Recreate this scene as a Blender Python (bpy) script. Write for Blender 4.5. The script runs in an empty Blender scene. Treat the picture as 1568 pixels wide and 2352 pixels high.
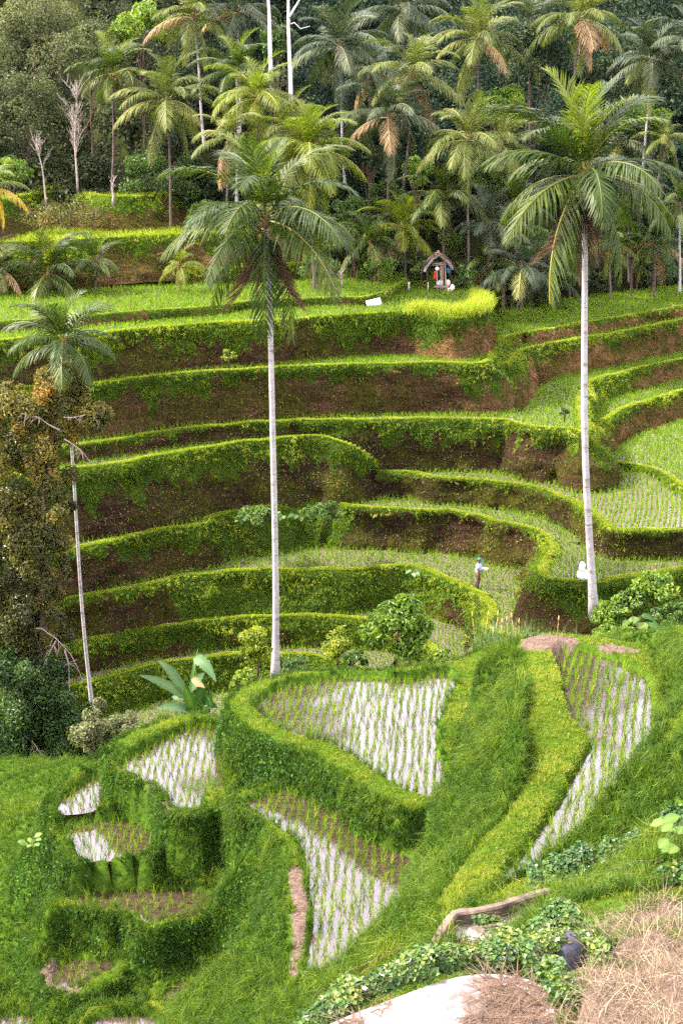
import bpy, math, random
import numpy as np
from mathutils import Vector, Matrix

rng = np.random.default_rng(7)
random.seed(7)
SC = bpy.context.scene
COL = SC.collection
R = math.radians

# ------------------------------------------------------------------ camera model
FPX = 5600 * .58333          # focal length in pixels of a 1568 px wide picture
TH = R(16.0)                 # pitch below the horizon
HC = 25.3                    # camera height above the farmer's field
CT, ST = math.cos(TH), math.sin(TH)


def ray(o):
    u = (o[0] - 784) / FPX
    v = (o[1] - 1176) / FPX
    return np.array([u, CT - v * ST, -ST - v * CT])


def onz(o, z):               # where the sight line through a picture point meets the level z
    d = ray(o)
    return d * ((z - HC) / d[2]) + np.array([0, 0, HC])


def ony(o, y):               # ... meets the vertical plane y
    d = ray(o)
    return d * (y / d[1]) + np.array([0, 0, HC])


def reg(ox, oy, k):
    return lambda pts: [(x * k + ox, y * k + oy) for x, y in pts]


r1 = reg(0, 0, .5); r2 = reg(784, 0, .5); r3 = reg(0, 588, .5); r4 = reg(784, 588, .5)
r5 = reg(0, 1176, .5); r6 = reg(784, 1176, .5); r7 = reg(0, 1764, .5); r8 = reg(784, 1764, .5)
z1 = reg(1101.3, 641.7, .29762); z2 = reg(1101.3, 933.3, .29762); z3 = reg(1043, 1166.7, .33483)
z4 = reg(116.7, 991.7, .33483); z5 = reg(583.3, 991.7, .33483)
z6 = reg(116.7, 1283.3, .33483); z7 = reg(583.3, 1283.3, .33483)

# ------------------------------------------------------------------ small tools


def vn(x, y, seed=0):
    """2-D value noise in -1..1, vectorised"""
    x = np.asarray(x, float); y = np.asarray(y, float)
    xi = np.floor(x).astype(np.int64); yi = np.floor(y).astype(np.int64)
    fx = x - xi; fy = y - yi
    fx = fx * fx * (3 - 2 * fx); fy = fy * fy * (3 - 2 * fy)

    def h(a, b):
        n = (a * 374761393 + b * 668265263 + seed * 1442695041) & 0xffffffff
        n = ((n ^ (n >> 13)) * 1274126177) & 0xffffffff
        n = n ^ (n >> 16)
        return (n & 0xffff) / 32767.5 - 1
    a = h(xi, yi); b = h(xi + 1, yi); c = h(xi, yi + 1); d = h(xi + 1, yi + 1)
    return (a * (1 - fx) + b * fx) * (1 - fy) + (c * (1 - fx) + d * fx) * fy


def fbm(x, y, seed=0):
    return vn(x, y, seed) * .6 + vn(x * 2.1, y * 2.1, seed + 1) * .3 + vn(x * 4.3, y * 4.3, seed + 2) * .15


def resample(P, step, zs=None):
    """Catmull-Rom through P (n x k), then even arc length"""
    P = np.asarray(P, float)
    Q = np.vstack([2 * P[0] - P[1], P, 2 * P[-1] - P[-2]])
    out = []
    for i in range(1, len(Q) - 2):
        p0, p1, p2, p3 = Q[i - 1:i + 3]
        m = max(2, int(np.linalg.norm((p2 - p1)[:2]) / .08))
        t = np.linspace(0, 1, m, endpoint=False)[:, None]
        out.append(.5 * ((2 * p1) + (-p0 + p2) * t + (2 * p0 - 5 * p1 + 4 * p2 - p3) * t ** 2 + (-p0 + 3 * p1 - 3 * p2 + p3) * t ** 3))
    out.append(P[-1:])
    C = np.vstack(out)
    s = np.r_[0, np.cumsum(np.linalg.norm(np.diff(C[:, :2], axis=0), axis=1))]
    n = max(3, int(s[-1] / step) + 1)
    u = np.linspace(0, s[-1], n)
    return np.stack([np.interp(u, s, C[:, k]) for k in range(C.shape[1])], 1), u


def closed_resample(P, step):
    P = np.asarray(P, float)
    n = len(P)
    E = np.vstack([P[-3:], P, P[:4]])
    C, _ = resample(E, step)
    # keep the middle turn
    a = np.argmin(np.linalg.norm(C[:len(C) // 2] - P[0], axis=1))
    k = len(C) // 2
    b = k + np.argmin(np.linalg.norm(C[k:] - P[0], axis=1))
    return C[a:b]


def inside(px, py, poly):
    poly = np.asarray(poly)
    x, y = poly[:, 0], poly[:, 1]
    x2, y2 = np.roll(x, -1), np.roll(y, -1)
    r = np.zeros(len(px), bool)
    for i in range(len(x)):
        if y[i] == y2[i]:
            continue
        c = ((y[i] > py) != (y2[i] > py)) & (px < (x2[i] - x[i]) * (py - y[i]) / (y2[i] - y[i]) + x[i])
        r ^= c
    return r


def sdist(px, py, poly):
    """signed distance, negative inside"""
    poly = np.asarray(poly)
    d = np.full(len(px), 1e9)
    q = np.roll(poly, -1, 0)
    for (ax, ay), (bx, by) in zip(poly, q):
        ex, ey = bx - ax, by - ay
        t = np.clip(((px - ax) * ex + (py - ay) * ey) / (ex * ex + ey * ey + 1e-12), 0, 1)
        d = np.minimum(d, (px - ax - t * ex) ** 2 + (py - ay - t * ey) ** 2)
    d = np.sqrt(d)
    return np.where(inside(px, py, poly), -d, d)


def make_mesh(name, V, quads=None, tris=None, attrs=None, smooth=True):
    V = np.ascontiguousarray(V, np.float32)
    me = bpy.data.meshes.new(name)
    me.vertices.add(len(V))
    me.vertices.foreach_set('co', V.ravel())
    nq = 0 if quads is None else len(quads)
    nt = 0 if tris is None else len(tris)
    loops = []
    if nq: loops.append(np.asarray(quads, np.int32).ravel())
    if nt: loops.append(np.asarray(tris, np.int32).ravel())
    L = np.concatenate(loops)
    me.loops.add(len(L))
    me.loops.foreach_set('vertex_index', L)
    me.polygons.add(nq + nt)
    st = np.r_[np.arange(nq) * 4, nq * 4 + np.arange(nt) * 3].astype(np.int32)
    me.polygons.foreach_set('loop_start', st)
    me.polygons.foreach_set('loop_total', np.r_[np.full(nq, 4), np.full(nt, 3)].astype(np.int32))
    me.polygons.foreach_set('use_smooth', np.full(nq + nt, smooth, bool))
    for k, a in (attrs or {}).items():
        at = me.attributes.new(k, 'FLOAT', 'POINT')
        at.data.foreach_set('value', np.ascontiguousarray(a, np.float32))
    me.update(calc_edges=True)
    return me


class MB:
    """collects pieces of ONE mesh"""
    def __init__(self):
        self.V = []; self.Q = []; self.T = []; self.A = []; self.n = 0

    def add(self, V, Q=None, T=None, a=0.):
        V = np.asarray(V, float)
        if Q is not None and len(Q): self.Q.append(np.asarray(Q) + self.n)
        if T is not None and len(T): self.T.append(np.asarray(T) + self.n)
        self.V.append(V); self.n += len(V)
        self.A.append(np.full(len(V), a) if np.isscalar(a) else np.asarray(a, float))

    def tube(self, P, rad, sides=8, a=0., cap=True):
        P = np.asarray(P, float); n = len(P)
        rad = np.full(n, rad) if np.isscalar(rad) else np.asarray(rad, float)
        T = np.gradient(P, axis=0)
        T /= np.linalg.norm(T, axis=1)[:, None] + 1e-9
        up = np.array([0, 0, 1.]) if abs(T[0][2]) < .9 else np.array([1., 0, 0])
        V = []
        for i in range(n):
            a1 = np.cross(T[i], up); a1 /= np.linalg.norm(a1) + 1e-9
            a2 = np.cross(a1, T[i])
            th = np.linspace(0, 2 * np.pi, sides, endpoint=False)
            V.append(P[i] + rad[i] * (np.cos(th)[:, None] * a1 + np.sin(th)[:, None] * a2))
        V = np.vstack(V)
        k = np.arange(sides); k2 = (k + 1) % sides
        Q = np.vstack([np.stack([i * sides + k, (i + 1) * sides + k, (i + 1) * sides + k2, i * sides + k2], 1) for i in range(n - 1)])
        T_ = None
        if cap:
            V = np.vstack([V, P[:1], P[-1:]])
            c0, c1 = n * sides, n * sides + 1
            T_ = np.vstack([np.stack([np.full(sides, c0), k, k2], 1), np.stack([np.full(sides, c1), (n - 1) * sides + k2, (n - 1) * sides + k], 1)])
        self.add(V, Q, T_, a)

    def box(self, c, s, rot=0., a=0., bev=0.):
        c = np.asarray(c, float); s = np.asarray(s, float) / 2
        b = min(bev, s.min() * .9)
        if b <= 0:
            b = s.min() * .06
        # chamfered box: three shrunken faces sets
        pts = []
        for sx in (-1, 1):
            for sy in (-1, 1):
                for sz in (-1, 1):
                    pts += [(sx * s[0], sy * (s[1] - b), sz * (s[2] - b)), (sx * (s[0] - b), sy * s[1], sz * (s[2] - b)), (sx * (s[0] - b), sy * (s[1] - b), sz * s[2])]
        bm_pts = np.array(pts)
        import bmesh
        bm = bmesh.new()
        for p in bm_pts: bm.verts.new(p)
        bmesh.ops.convex_hull(bm, input=bm.verts)
        bm.verts.ensure_lookup_table(); bm.verts.index_update()
        V = np.array([v.co[:] for v in bm.verts])
        T = np.array([[v.index for v in f.verts] for f in bm.faces if len(f.verts) == 3])
        bm.free()
        cr, sr = math.cos(rot), math.sin(rot)
        V = np.stack([V[:, 0] * cr - V[:, 1] * sr, V[:, 0] * sr + V[:, 1] * cr, V[:, 2]], 1) + c
        self.add(V, None, T, a)

    def ball(self, c, r, seg=10, ring=7, a=0., noise=0., seed=0):
        r = np.array([r, r, r], float) if np.isscalar(r) else np.asarray(r, float)
        th = np.linspace(0, np.pi, ring + 1)[1:-1]
        ph = np.linspace(0, 2 * np.pi, seg, endpoint=False)
        D = np.array([(math.sin(t) * math.cos(p), math.sin(t) * math.sin(p), math.cos(t)) for t in th for p in ph] + [(0, 0, 1), (0, 0, -1)])
        if noise:
            D = D * (1 + noise * (vn(D[:, 0] * 2 + D[:, 2] * 3, D[:, 1] * 2 + 5, seed) + .5 * vn(D[:, 0] * 5 + D[:, 2] * 4, D[:, 1] * 5 + 9, seed)))[:, None]
        V = D * r + np.asarray(c)
        k = np.arange(seg); k2 = (k + 1) % seg
        m = ring - 1
        Q = np.vstack([np.stack([i * seg + k, (i + 1) * seg + k, (i + 1) * seg + k2, i * seg + k2], 1) for i in range(m - 1)])
        T = np.vstack([np.stack([np.full(seg, m * seg), k, k2], 1), np.stack([np.full(seg, m * seg + 1), (m - 1) * seg + k2, (m - 1) * seg + k], 1)])
        self.add(V, Q, T, a)

    def build(self, name, mat, parent=None, smooth=True):
        V = np.vstack(self.V)
        Q = np.vstack(self.Q) if self.Q else None
        T = np.vstack(self.T) if self.T else None
        me = make_mesh(name, V, Q, T, {'rnd': np.concatenate(self.A)}, smooth)
        me.materials.append(mat)
        return link(name, me, parent)


def link(name, data, parent=None):
    o = bpy.data.objects.new(name, data)
    COL.objects.link(o)
    if parent is not None: o.parent = parent
    return o


def tag(o, label, cat, group=None, kind=None):
    o['label'] = label; o['category'] = cat
    if group: o['group'] = group
    if kind: o['kind'] = kind
    return o


def thing(name, label, cat, loc=(0, 0, 0), rz=0., group=None):
    o = bpy.data.objects.new(name, None)
    COL.objects.link(o)
    o.location = loc; o.rotation_euler = (0, 0, rz); o.empty_display_size = .3
    return tag(o, label, cat, group)


# ------------------------------------------------------------------ materials
MATS = {}


class NT:
    def __init__(self, name):
        self.m = bpy.data.materials.new(name); self.m.use_nodes = True
        self.t = self.m.node_tree; self.t.nodes.clear()
        self.out = self.t.nodes.new('ShaderNodeOutputMaterial')

    def n(self, typ, **kw):
        nd = self.t.nodes.new(typ)
        for k, v in kw.items():
            if k in nd.inputs: nd.inputs[k].default_value = v
            else: setattr(nd, k, v)
        return nd

    def l(self, a, b):
        self.t.links.new(a, b)

    def attr(self, name):
        return self.n('ShaderNodeAttribute', attribute_name=name).outputs['Fac']

    def noise(self, scale, detail=4, rough=.6, vec=None, dist=0.):
        nd = self.n('ShaderNodeTexNoise')
        nd.inputs['Scale'].default_value = scale; nd.inputs['Detail'].default_value = detail
        nd.inputs['Roughness'].default_value = rough; nd.inputs['Distortion'].default_value = dist
        if vec is None:
            vec = self.pos()
        self.l(vec, nd.inputs['Vector'])
        return nd.outputs['Fac']

    def pos(self):
        return self.n('ShaderNodeNewGeometry').outputs['Position']

    def objco(self):
        return self.n('ShaderNodeTexCoord').outputs['Object']

    def ramp(self, fac, stops):
        nd = self.n('ShaderNodeValToRGB')
        cr = nd.color_ramp
        while len(cr.elements) < len(stops): cr.elements.new(.5)
        for e, (p, c) in zip(cr.elements, stops):
            e.position = p
            e.color = tuple(c) + (1,) if not np.isscalar(c) else (c, c, c, 1)
        self.l(fac, nd.inputs['Fac'])
        return nd.outputs['Color']

    def mix(self, fac, a, b, mode='MIX'):
        nd = self.n('ShaderNodeMix', data_type='RGBA', blend_type=mode)
        for s, v in ((nd.inputs[0], fac), (nd.inputs[6], a), (nd.inputs[7], b)):
            if hasattr(v, 'links') or isinstance(v, bpy.types.NodeSocket): self.l(v, s)
            elif np.isscalar(v): s.default_value = v
            else: s.default_value = tuple(v) + (1,)
        return nd.outputs[2]

    def math(self, op, a, b=0.):
        nd = self.n('ShaderNodeMath', operation=op)
        for s, v in zip(nd.inputs, (a, b)):
            if isinstance(v, bpy.types.NodeSocket): self.l(v, s)
            else: s.default_value = v
        return nd.outputs[0]

    def bump(self, h, strength=.5, dist=.05):
        nd = self.n('ShaderNodeBump')
        nd.inputs['Strength'].default_value = strength; nd.inputs['Distance'].default_value = dist
        self.l(h, nd.inputs['Height'])
        return nd.outputs['Normal']

    def principled(self, col, rough=.8, spec=.3, normal=None, **kw):
        p = self.n('ShaderNodeBsdfPrincipled')
        if isinstance(col, bpy.types.NodeSocket): self.l(col, p.inputs['Base Color'])
        else: p.inputs['Base Color'].default_value = tuple(col) + (1,)
        if isinstance(rough, bpy.types.NodeSocket): self.l(rough, p.inputs['Roughness'])
        else: p.inputs['Roughness'].default_value = rough
        p.inputs['Specular IOR Level'].default_value = spec
        if normal is not None: self.l(normal, p.inputs['Normal'])
        for k, v in kw.items(): p.inputs[k].default_value = v
        return p

    def done(self, shader):
        self.l(shader.outputs[0], self.out.inputs['Surface'])
        return self.m


def leaf_mat(name, stops, trans=.35, rough=.5, spec=.35, objrand=.25, tint=(1.0, 1.15, .45)):
    """leaf: colour by a per-leaf random value, part of the light passes through"""
    k = NT(name)
    f = k.attr('rnd')
    if objrand:
        oi = k.n('ShaderNodeObjectInfo').outputs['Random']
        f = k.math('ADD', k.math('MULTIPLY', f, 1 - objrand), k.math('MULTIPLY', oi, objrand))
    c = k.ramp(f, stops)
    p = k.principled(c, rough, spec)
    t = k.n('ShaderNodeBsdfTranslucent')
    k.l(k.mix(1., c, tint, 'MULTIPLY'), t.inputs['Color'])
    mx = k.n('ShaderNodeMixShader'); mx.inputs[0].default_value = trans
    k.l(p.outputs[0], mx.inputs[1]); k.l(t.outputs[0], mx.inputs[2])
    return k.done(mx)


def plain_mat(name, c1, c2, scale=6., rough=.8, spec=.3, bump=.3, detail=5, obj=False, bd=.03):
    k = NT(name)
    n = k.noise(scale, detail, .65, k.objco() if obj else None)
    c = k.ramp(n, [(.3, c1), (.7, c2)])
    return k.done(k.principled(c, rough, spec, k.bump(n, bump, bd)))

# ------------------------------------------------------------------ camera, sky, sun
cam = bpy.data.cameras.new('camera')
cam.sensor_fit = 'VERTICAL'; cam.sensor_height = 36; cam.lens = 50
cam.clip_end = 3000; cam.clip_start = .5
co = bpy.data.objects.new('camera', cam); COL.objects.link(co)
co.location = (0, 0, HC); co.rotation_euler = (R(90) - TH, 0, 0)
SC.camera = co

SUN_AZ, SUN_EL = R(-82), R(46)
sd = Vector((math.sin(SUN_AZ) * math.cos(SUN_EL), math.cos(SUN_AZ) * math.cos(SUN_EL), math.sin(SUN_EL)))
sl = bpy.data.lights.new('sun', 'SUN'); sl.energy = 4.8; sl.angle = R(5.0); sl.color = (1, .90, .72)
so = bpy.data.objects.new('sun', sl); COL.objects.link(so)
so.rotation_euler = sd.to_track_quat('Z', 'Y').to_euler(); so.location = (0, 0, 90)

w = bpy.data.worlds.new('World'); SC.world = w; w.use_nodes = True
wt = w.node_tree; wt.nodes.clear()
wo = wt.nodes.new('ShaderNodeOutputWorld'); bg = wt.nodes.new('ShaderNodeBackground')
sky = wt.nodes.new('ShaderNodeTexSky'); sky.sky_type = 'NISHITA'; sky.sun_disc = False
sky.sun_elevation = SUN_EL; sky.sun_rotation = SUN_AZ; sky.air_density = 1.2; sky.dust_density = 4.0; sky.ozone_density = 1.5
wtc = wt.nodes.new('ShaderNodeTexCoord'); wn = wt.nodes.new('ShaderNodeTexNoise')
wn.inputs['Scale'].default_value = 2.2; wn.inputs['Detail'].default_value = 6
wr = wt.nodes.new('ShaderNodeValToRGB')
wr.color_ramp.elements[0].position = .30; wr.color_ramp.elements[0].color = (.55, .55, .55, 1)
wr.color_ramp.elements[1].position = .62; wr.color_ramp.elements[1].color = (1, 1, 1, 1)
wm = wt.nodes.new('ShaderNodeMix'); wm.data_type = 'RGBA'
wm.inputs[7].default_value = (14.5, 13.6, 15.2, 1)       # thin bright cloud over most of the sky
wt.links.new(wtc.outputs['Generated'], wn.inputs['Vector'])
wt.links.new(wn.outputs['Fac'], wr.inputs['Fac'])
wt.links.new(wr.outputs['Color'], wm.inputs[0])
wt.links.new(sky.outputs[0], wm.inputs[6])
wd = wt.nodes.new('ShaderNodeVectorMath'); wd.operation = 'DOT_PRODUCT'; wd.inputs[1].default_value = Vector((-.30, .80, .52)).normalized()
wt.links.new(wtc.outputs['Generated'], wd.inputs[0])
wl_ = wt.nodes.new('ShaderNodeMapRange'); wl_.inputs['From Min'].default_value = .45; wl_.inputs['From Max'].default_value = 1.0; wl_.interpolation_type = 'SMOOTHSTEP'
wt.links.new(wd.outputs['Value'], wl_.inputs['Value'])
wa = wt.nodes.new('ShaderNodeMix'); wa.data_type = 'RGBA'; wa.blend_type = 'ADD'; wa.inputs[7].default_value = (7, 6.3, 8, 1)   # sky glow added away from the sun to brighten the water's reflections
wt.links.new(wl_.outputs[0], wa.inputs[0]); wt.links.new(wm.outputs[2], wa.inputs[6])
wt.links.new(wa.outputs[2], bg.inputs['Color'])
bg.inputs['Strength'].default_value = .072
wt.links.new(bg.outputs[0], wo.inputs['Surface'])

SC.view_settings.view_transform = 'Standard'; SC.view_settings.look = 'None'
SC.view_settings.exposure = 2.2; SC.view_settings.gamma = 1
SC.render.engine = 'CYCLES'
cy = SC.cycles
cy.use_adaptive_sampling = True; cy.adaptive_threshold = .03; cy.time_limit = 700
cy.use_denoising = False
cy.max_bounces = 6; cy.diffuse_bounces = 3; cy.glossy_bounces = 2; cy.transmission_bounces = 4; cy.transparent_max_bounces = 4
cy.caustics_reflective = False; cy.caustics_refractive = False
cy.sample_clamp_indirect = 4

# ------------------------------------------------------------------ setting materials


def mat_bank():
    k = NT('terrace_bank')
    g = k.attr('green'); red = k.attr('red')
    n1 = k.noise(.8, 6, .7); n2 = k.noise(5, 5, .7); n3 = k.noise(.35, 3, .5)
    # stretched along the bank: soil bands
    mp = k.n('ShaderNodeMapping'); mp.inputs['Scale'].default_value = (.5, .5, 3.2); k.l(k.pos(), mp.inputs['Vector'])
    n4 = k.noise(1.6, 6, .7, mp.outputs['Vector'])
    dark = k.ramp(n4, [(.25, (.008, .006, .006)), (.48, (.028, .016, .013)), (.62, (.046, .028, .019)), (.8, (.085, .062, .056))])
    redc = k.ramp(n4, [(.25, (.075, .036, .018)), (.5, (.24, .12, .055)), (.75, (.38, .22, .115))])  # orange soil, strongest on right banks, brightened to put golden sunlight into the colour
    soil = k.mix(red, dark, redc)
    moss = k.ramp(n2, [(.3, (.020, .022, .006)), (.55, (.065, .066, .010)), (.75, (.13, .12, .016))])
    mf = k.ramp(k.math('ADD', k.math('MULTIPLY', n3, .6), k.math('MULTIPLY', n1, .4)), [(.42, 0.), (.56, .85)])
    soil = k.mix(mf, soil, moss)
    grass = k.ramp(n2, [(.3, (.025, .048, .006)), (.7, (.085, .125, .012))])
    gf = k.math('ADD', g, k.math('MULTIPLY', k.math('SUBTRACT', n2, .5), .9))
    gf = k.ramp(gf, [(.35, 0.), (.6, 1.)])
    c = k.mix(gf, soil, grass)
    n5 = k.noise(16, 5, .8); mp2 = k.n('ShaderNodeMapping'); mp2.inputs['Scale'].default_value = (5, 5, .8); k.l(k.pos(), mp2.inputs['Vector'])
    n6 = k.noise(1.5, 4, .7, mp2.outputs['Vector'])
    c = k.mix(1., c, k.ramp(n5, [(.28, (.30, .30, .32)), (.5, (1, 1, 1)), (.72, (2.1, 2.0, 1.9))]), 'MULTIPLY')
    c = k.mix(.8, c, k.ramp(n6, [(.3, (.45, .45, .45)), (.6, (1.15, 1.15, 1.15))]), 'MULTIPLY')
    hh = k.math('ADD', k.math('ADD', n2, n5), k.math('MULTIPLY', n4, 1.2))
    return k.done(k.principled(c, .95, .02, k.bump(hh, 1., .22)))


def mat_field():
    k = NT('paddy_mud')
    n = k.noise(1.2, 5, .6); n2 = k.noise(14, 4, .7)
    wet = k.attr('wet')
    c = k.ramp(n2, [(.3, (.065, .048, .042)), (.7, (.16, .125, .115))])
    r = k.ramp(k.math('ADD', k.math('MULTIPLY', n, .6), k.math('MULTIPLY', wet, .5)), [(.40, .75), (.56, .12)])
    return k.done(k.principled(c, r, .6, k.bump(n2, .25, .02)))


def mat_water():
    k = NT('paddy_water')
    n = k.noise(.55, 6, .65); n2 = k.noise(9, 4, .7); n3 = k.noise(2.6, 5, .7)
    c = k.ramp(n2, [(.3, (.020, .013, .009)), (.7, (.05, .034, .024))])
    f = k.math('ADD', k.math('MULTIPLY', n, .75), k.math('MULTIPLY', n3, .35))
    r = k.ramp(f, [(.30, .03), (.62, .05), (.70, .15), (.80, .45)])        # mud standing just out of the water here and there
    c = k.mix(k.ramp(f, [(.63, 0.), (.73, 1.)]), c, k.ramp(n2, [(.3, (.03, .02, .015)), (.7, (.10, .072, .056))]))
    p = k.principled(c, r, 1.0, k.bump(n3, .03, .03), IOR=1.44)
    return k.done(p)


def mat_ground():
    k = NT('ground')
    n1 = k.noise(.9, 6, .7); n2 = k.noise(6, 5, .7); n3 = k.noise(.3, 4, .6)
    soilf = k.attr('soil'); straw = k.attr('straw'); forest = k.attr('forest')
    grass = k.ramp(n2, [(.3, (.020, .045, .006)), (.7, (.055, .10, .010))])
    soil = k.ramp(n2, [(.25, (.035, .022, .015)), (.5, (.085, .052, .035)), (.75, (.15, .10, .075))])
    path = k.ramp(n2, [(.3, (.05, .032, .026)), (.7, (.14, .098, .082))])
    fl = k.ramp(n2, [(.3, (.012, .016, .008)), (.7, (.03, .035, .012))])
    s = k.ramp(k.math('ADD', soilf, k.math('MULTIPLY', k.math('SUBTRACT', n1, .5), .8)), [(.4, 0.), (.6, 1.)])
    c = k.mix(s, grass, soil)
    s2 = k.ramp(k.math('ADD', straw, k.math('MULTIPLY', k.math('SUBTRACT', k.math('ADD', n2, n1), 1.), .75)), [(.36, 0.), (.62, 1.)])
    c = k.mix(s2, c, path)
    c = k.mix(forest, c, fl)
    return k.done(k.principled(c, 1., .0, k.bump(k.math('ADD', n2, n1), .7, .12)))


M_BANK = mat_bank(); M_FIELD = mat_field(); M_WATER = mat_water(); M_GROUND = mat_ground()
M_GRASS = leaf_mat('grass_blades', [(0, (.026, .056, .005)), (.4, (.105, .165, .010)), (.75, (.235, .29, .018)), (1, (.42, .44, .08))], .40, .6, .10, 0)
M_DRY = leaf_mat('dry_straw', [(0, (.035, .022, .014)), (.6, (.14, .10, .065)), (1, (.38, .31, .21))], .2, .7, .2, 0, (1, 1, .9))
M_RICE = leaf_mat('rice_leaf', [(0, (.065, .135, .010)), (.5, (.15, .25, .015)), (1, (.29, .36, .03))], .42, .55, .15, .2)
M_MOSS = leaf_mat('moss_and_dead_leaf', [(0, (.018, .013, .009)), (.4, (.062, .045, .024)), (.65, (.12, .115, .022)), (.85, (.19, .20, .028)), (1, (.30, .22, .13))], .15, .8, .05, 0)
M_NEAR = leaf_mat('lush_grass', [(0, (.014, .038, .005)), (.4, (.048, .098, .010)), (.75, (.135, .19, .018)), (1, (.31, .32, .055))], .40, .55, .12, 0)
M_CREEP = leaf_mat('creeper_leaf', [(0, (.018, .055, .010)), (.5, (.045, .12, .014)), (.8, (.10, .19, .02)), (1, (.22, .27, .03))], .3, .6, .12, 0)

# ------------------------------------------------------------------ scattered blades and leaves (always ONE stuff object per kind)


class Scatter:
    def __init__(self):
        self.V = []; self.T = []; self.A = []; self.n = 0

    def blades(self, P, N, length, width, rnd, lean=.5, droop=.35):
        """P (n,3) roots, N (n,3) growth direction; a bent blade of three triangles each"""
        n = len(P)
        if n == 0: return
        length = np.broadcast_to(length, (n,)); width = np.broadcast_to(width, (n,))
        a = rng.uniform(0, 2 * np.pi, n)
        side = np.stack([np.cos(a), np.sin(a), np.zeros(n)], 1)
        j = rng.normal(0, 1, (n, 3)) * lean; j[:, 2] = np.abs(j[:, 2]) * .3
        D = N + j
        D /= np.linalg.norm(D, axis=1)[:, None] + 1e-9
        D[:, 2] = np.maximum(D[:, 2], -.3)
        mid = P + D * (length * .55)[:, None]
        E = D.copy(); E[:, 2] -= droop * rng.uniform(.3, 1.6, n); E /= np.linalg.norm(E, axis=1)[:, None] + 1e-9
        tip = mid + E * (length * .5)[:, None]
        w = side * (width * .5)[:, None]
        V = np.stack([P - w, P + w, mid + w * .8, mid - w * .8, tip], 1).reshape(-1, 3)
        b = np.arange(n)[:, None] * 5 + self.n
        T = np.stack([b + [0, 1, 2], b + [0, 2, 3], b + [3, 2, 4]], 1).reshape(-1, 3)
        self.V.append(V); self.T.append(T); self.A.append(np.repeat(rnd, 5)); self.n += 5 * n

    def leaves(self, P, N, size, rnd, aspect=.6, fold=.2, spread=.6):
        """flat pointed leaves facing roughly N"""
        n = len(P)
        if n == 0: return
        size = np.broadcast_to(size, (n,))
        N = N + rng.normal(0, spread, (n, 3)); N /= np.linalg.norm(N, axis=1)[:, None] + 1e-9
        t = rng.normal(0, 1, (n, 3)); t[:, 2] -= .6
        t -= N * (t * N).sum(1)[:, None]; t /= np.linalg.norm(t, axis=1)[:, None] + 1e-9
        s = np.cross(N, t)
        L = size[:, None]
        V = np.stack([P - t * L * .5, P + s * L * aspect * .5 + N * L * fold * .5 - t * L * .05, P + t * L * .5 - N * L * fold * .4, P - s * L * aspect * .5 + N * L * fold * .5 - t * L * .05], 1).reshape(-1, 3)
        b = np.arange(n)[:, None] * 4 + self.n
        T = np.stack([b + [0, 1, 2], b + [0, 2, 3]], 1).reshape(-1, 3)
        self.V.append(V); self.T.append(T); self.A.append(np.repeat(rnd, 4)); self.n += 4 * n

    def raw(self, V, T, A):
        self.V.append(V); self.T.append(np.asarray(T) + self.n); self.A.append(A); self.n += len(V)

    def mesh(self, name):
        return make_mesh(name, np.vstack(self.V), None, np.vstack(self.T), {'rnd': np.clip(np.concatenate(self.A), 0, 1)}, False)

    def build(self, name, mat, parent=None):
        me = self.mesh(name); me.materials.append(mat)
        return link(name, me, parent)


S_GRASS = Scatter()      # grass of bunds and banks
S_CREEP = Scatter()      # small broad leaves hanging on the banks
S_RICE = Scatter()
S_MOSS = Scatter()       # dry and mossy bits clinging to the bare soil
S_DRY = Scatter()


def proj(P):
    """picture position (1568 wide) and depth of world points"""
    q = P - np.array([0, 0, HC])
    zc = q[:, 1] * CT - q[:, 2] * ST
    v = -(q[:, 1] * ST + q[:, 2] * CT)
    return 784 + q[:, 0] / zc * FPX, 1176 + v / zc * FPX, zc


def in_view(P, m=60):
    x, y, z = proj(P)
    return (x > -m) & (x < 1568 + m) & (y > -m) & (y < 2352 + m) & (z > 1)


# ------------------------------------------------------------------ rice terraces of the far slope (swept along their traced rims)
FIELDS = []              # (name, polygon xy, z)


def extend(P, d=7.):
    P = np.asarray(P, float)
    a = P[0] - P[1]; b = P[-1] - P[-2]
    a = a / (np.linalg.norm(a[:2]) + 1e-9); b = b / (np.linalg.norm(b[:2]) + 1e-9)
    return np.vstack([P[0] + a * d, P, P[-1] + b * d])


def interp_ctl(ctl, u):
    """ctl: number, or list of (picture x, value)"""
    if np.isscalar(ctl): return np.full(len(u), float(ctl))
    xs, vs = zip(*ctl)
    return np.interp(u, xs, vs)


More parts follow.
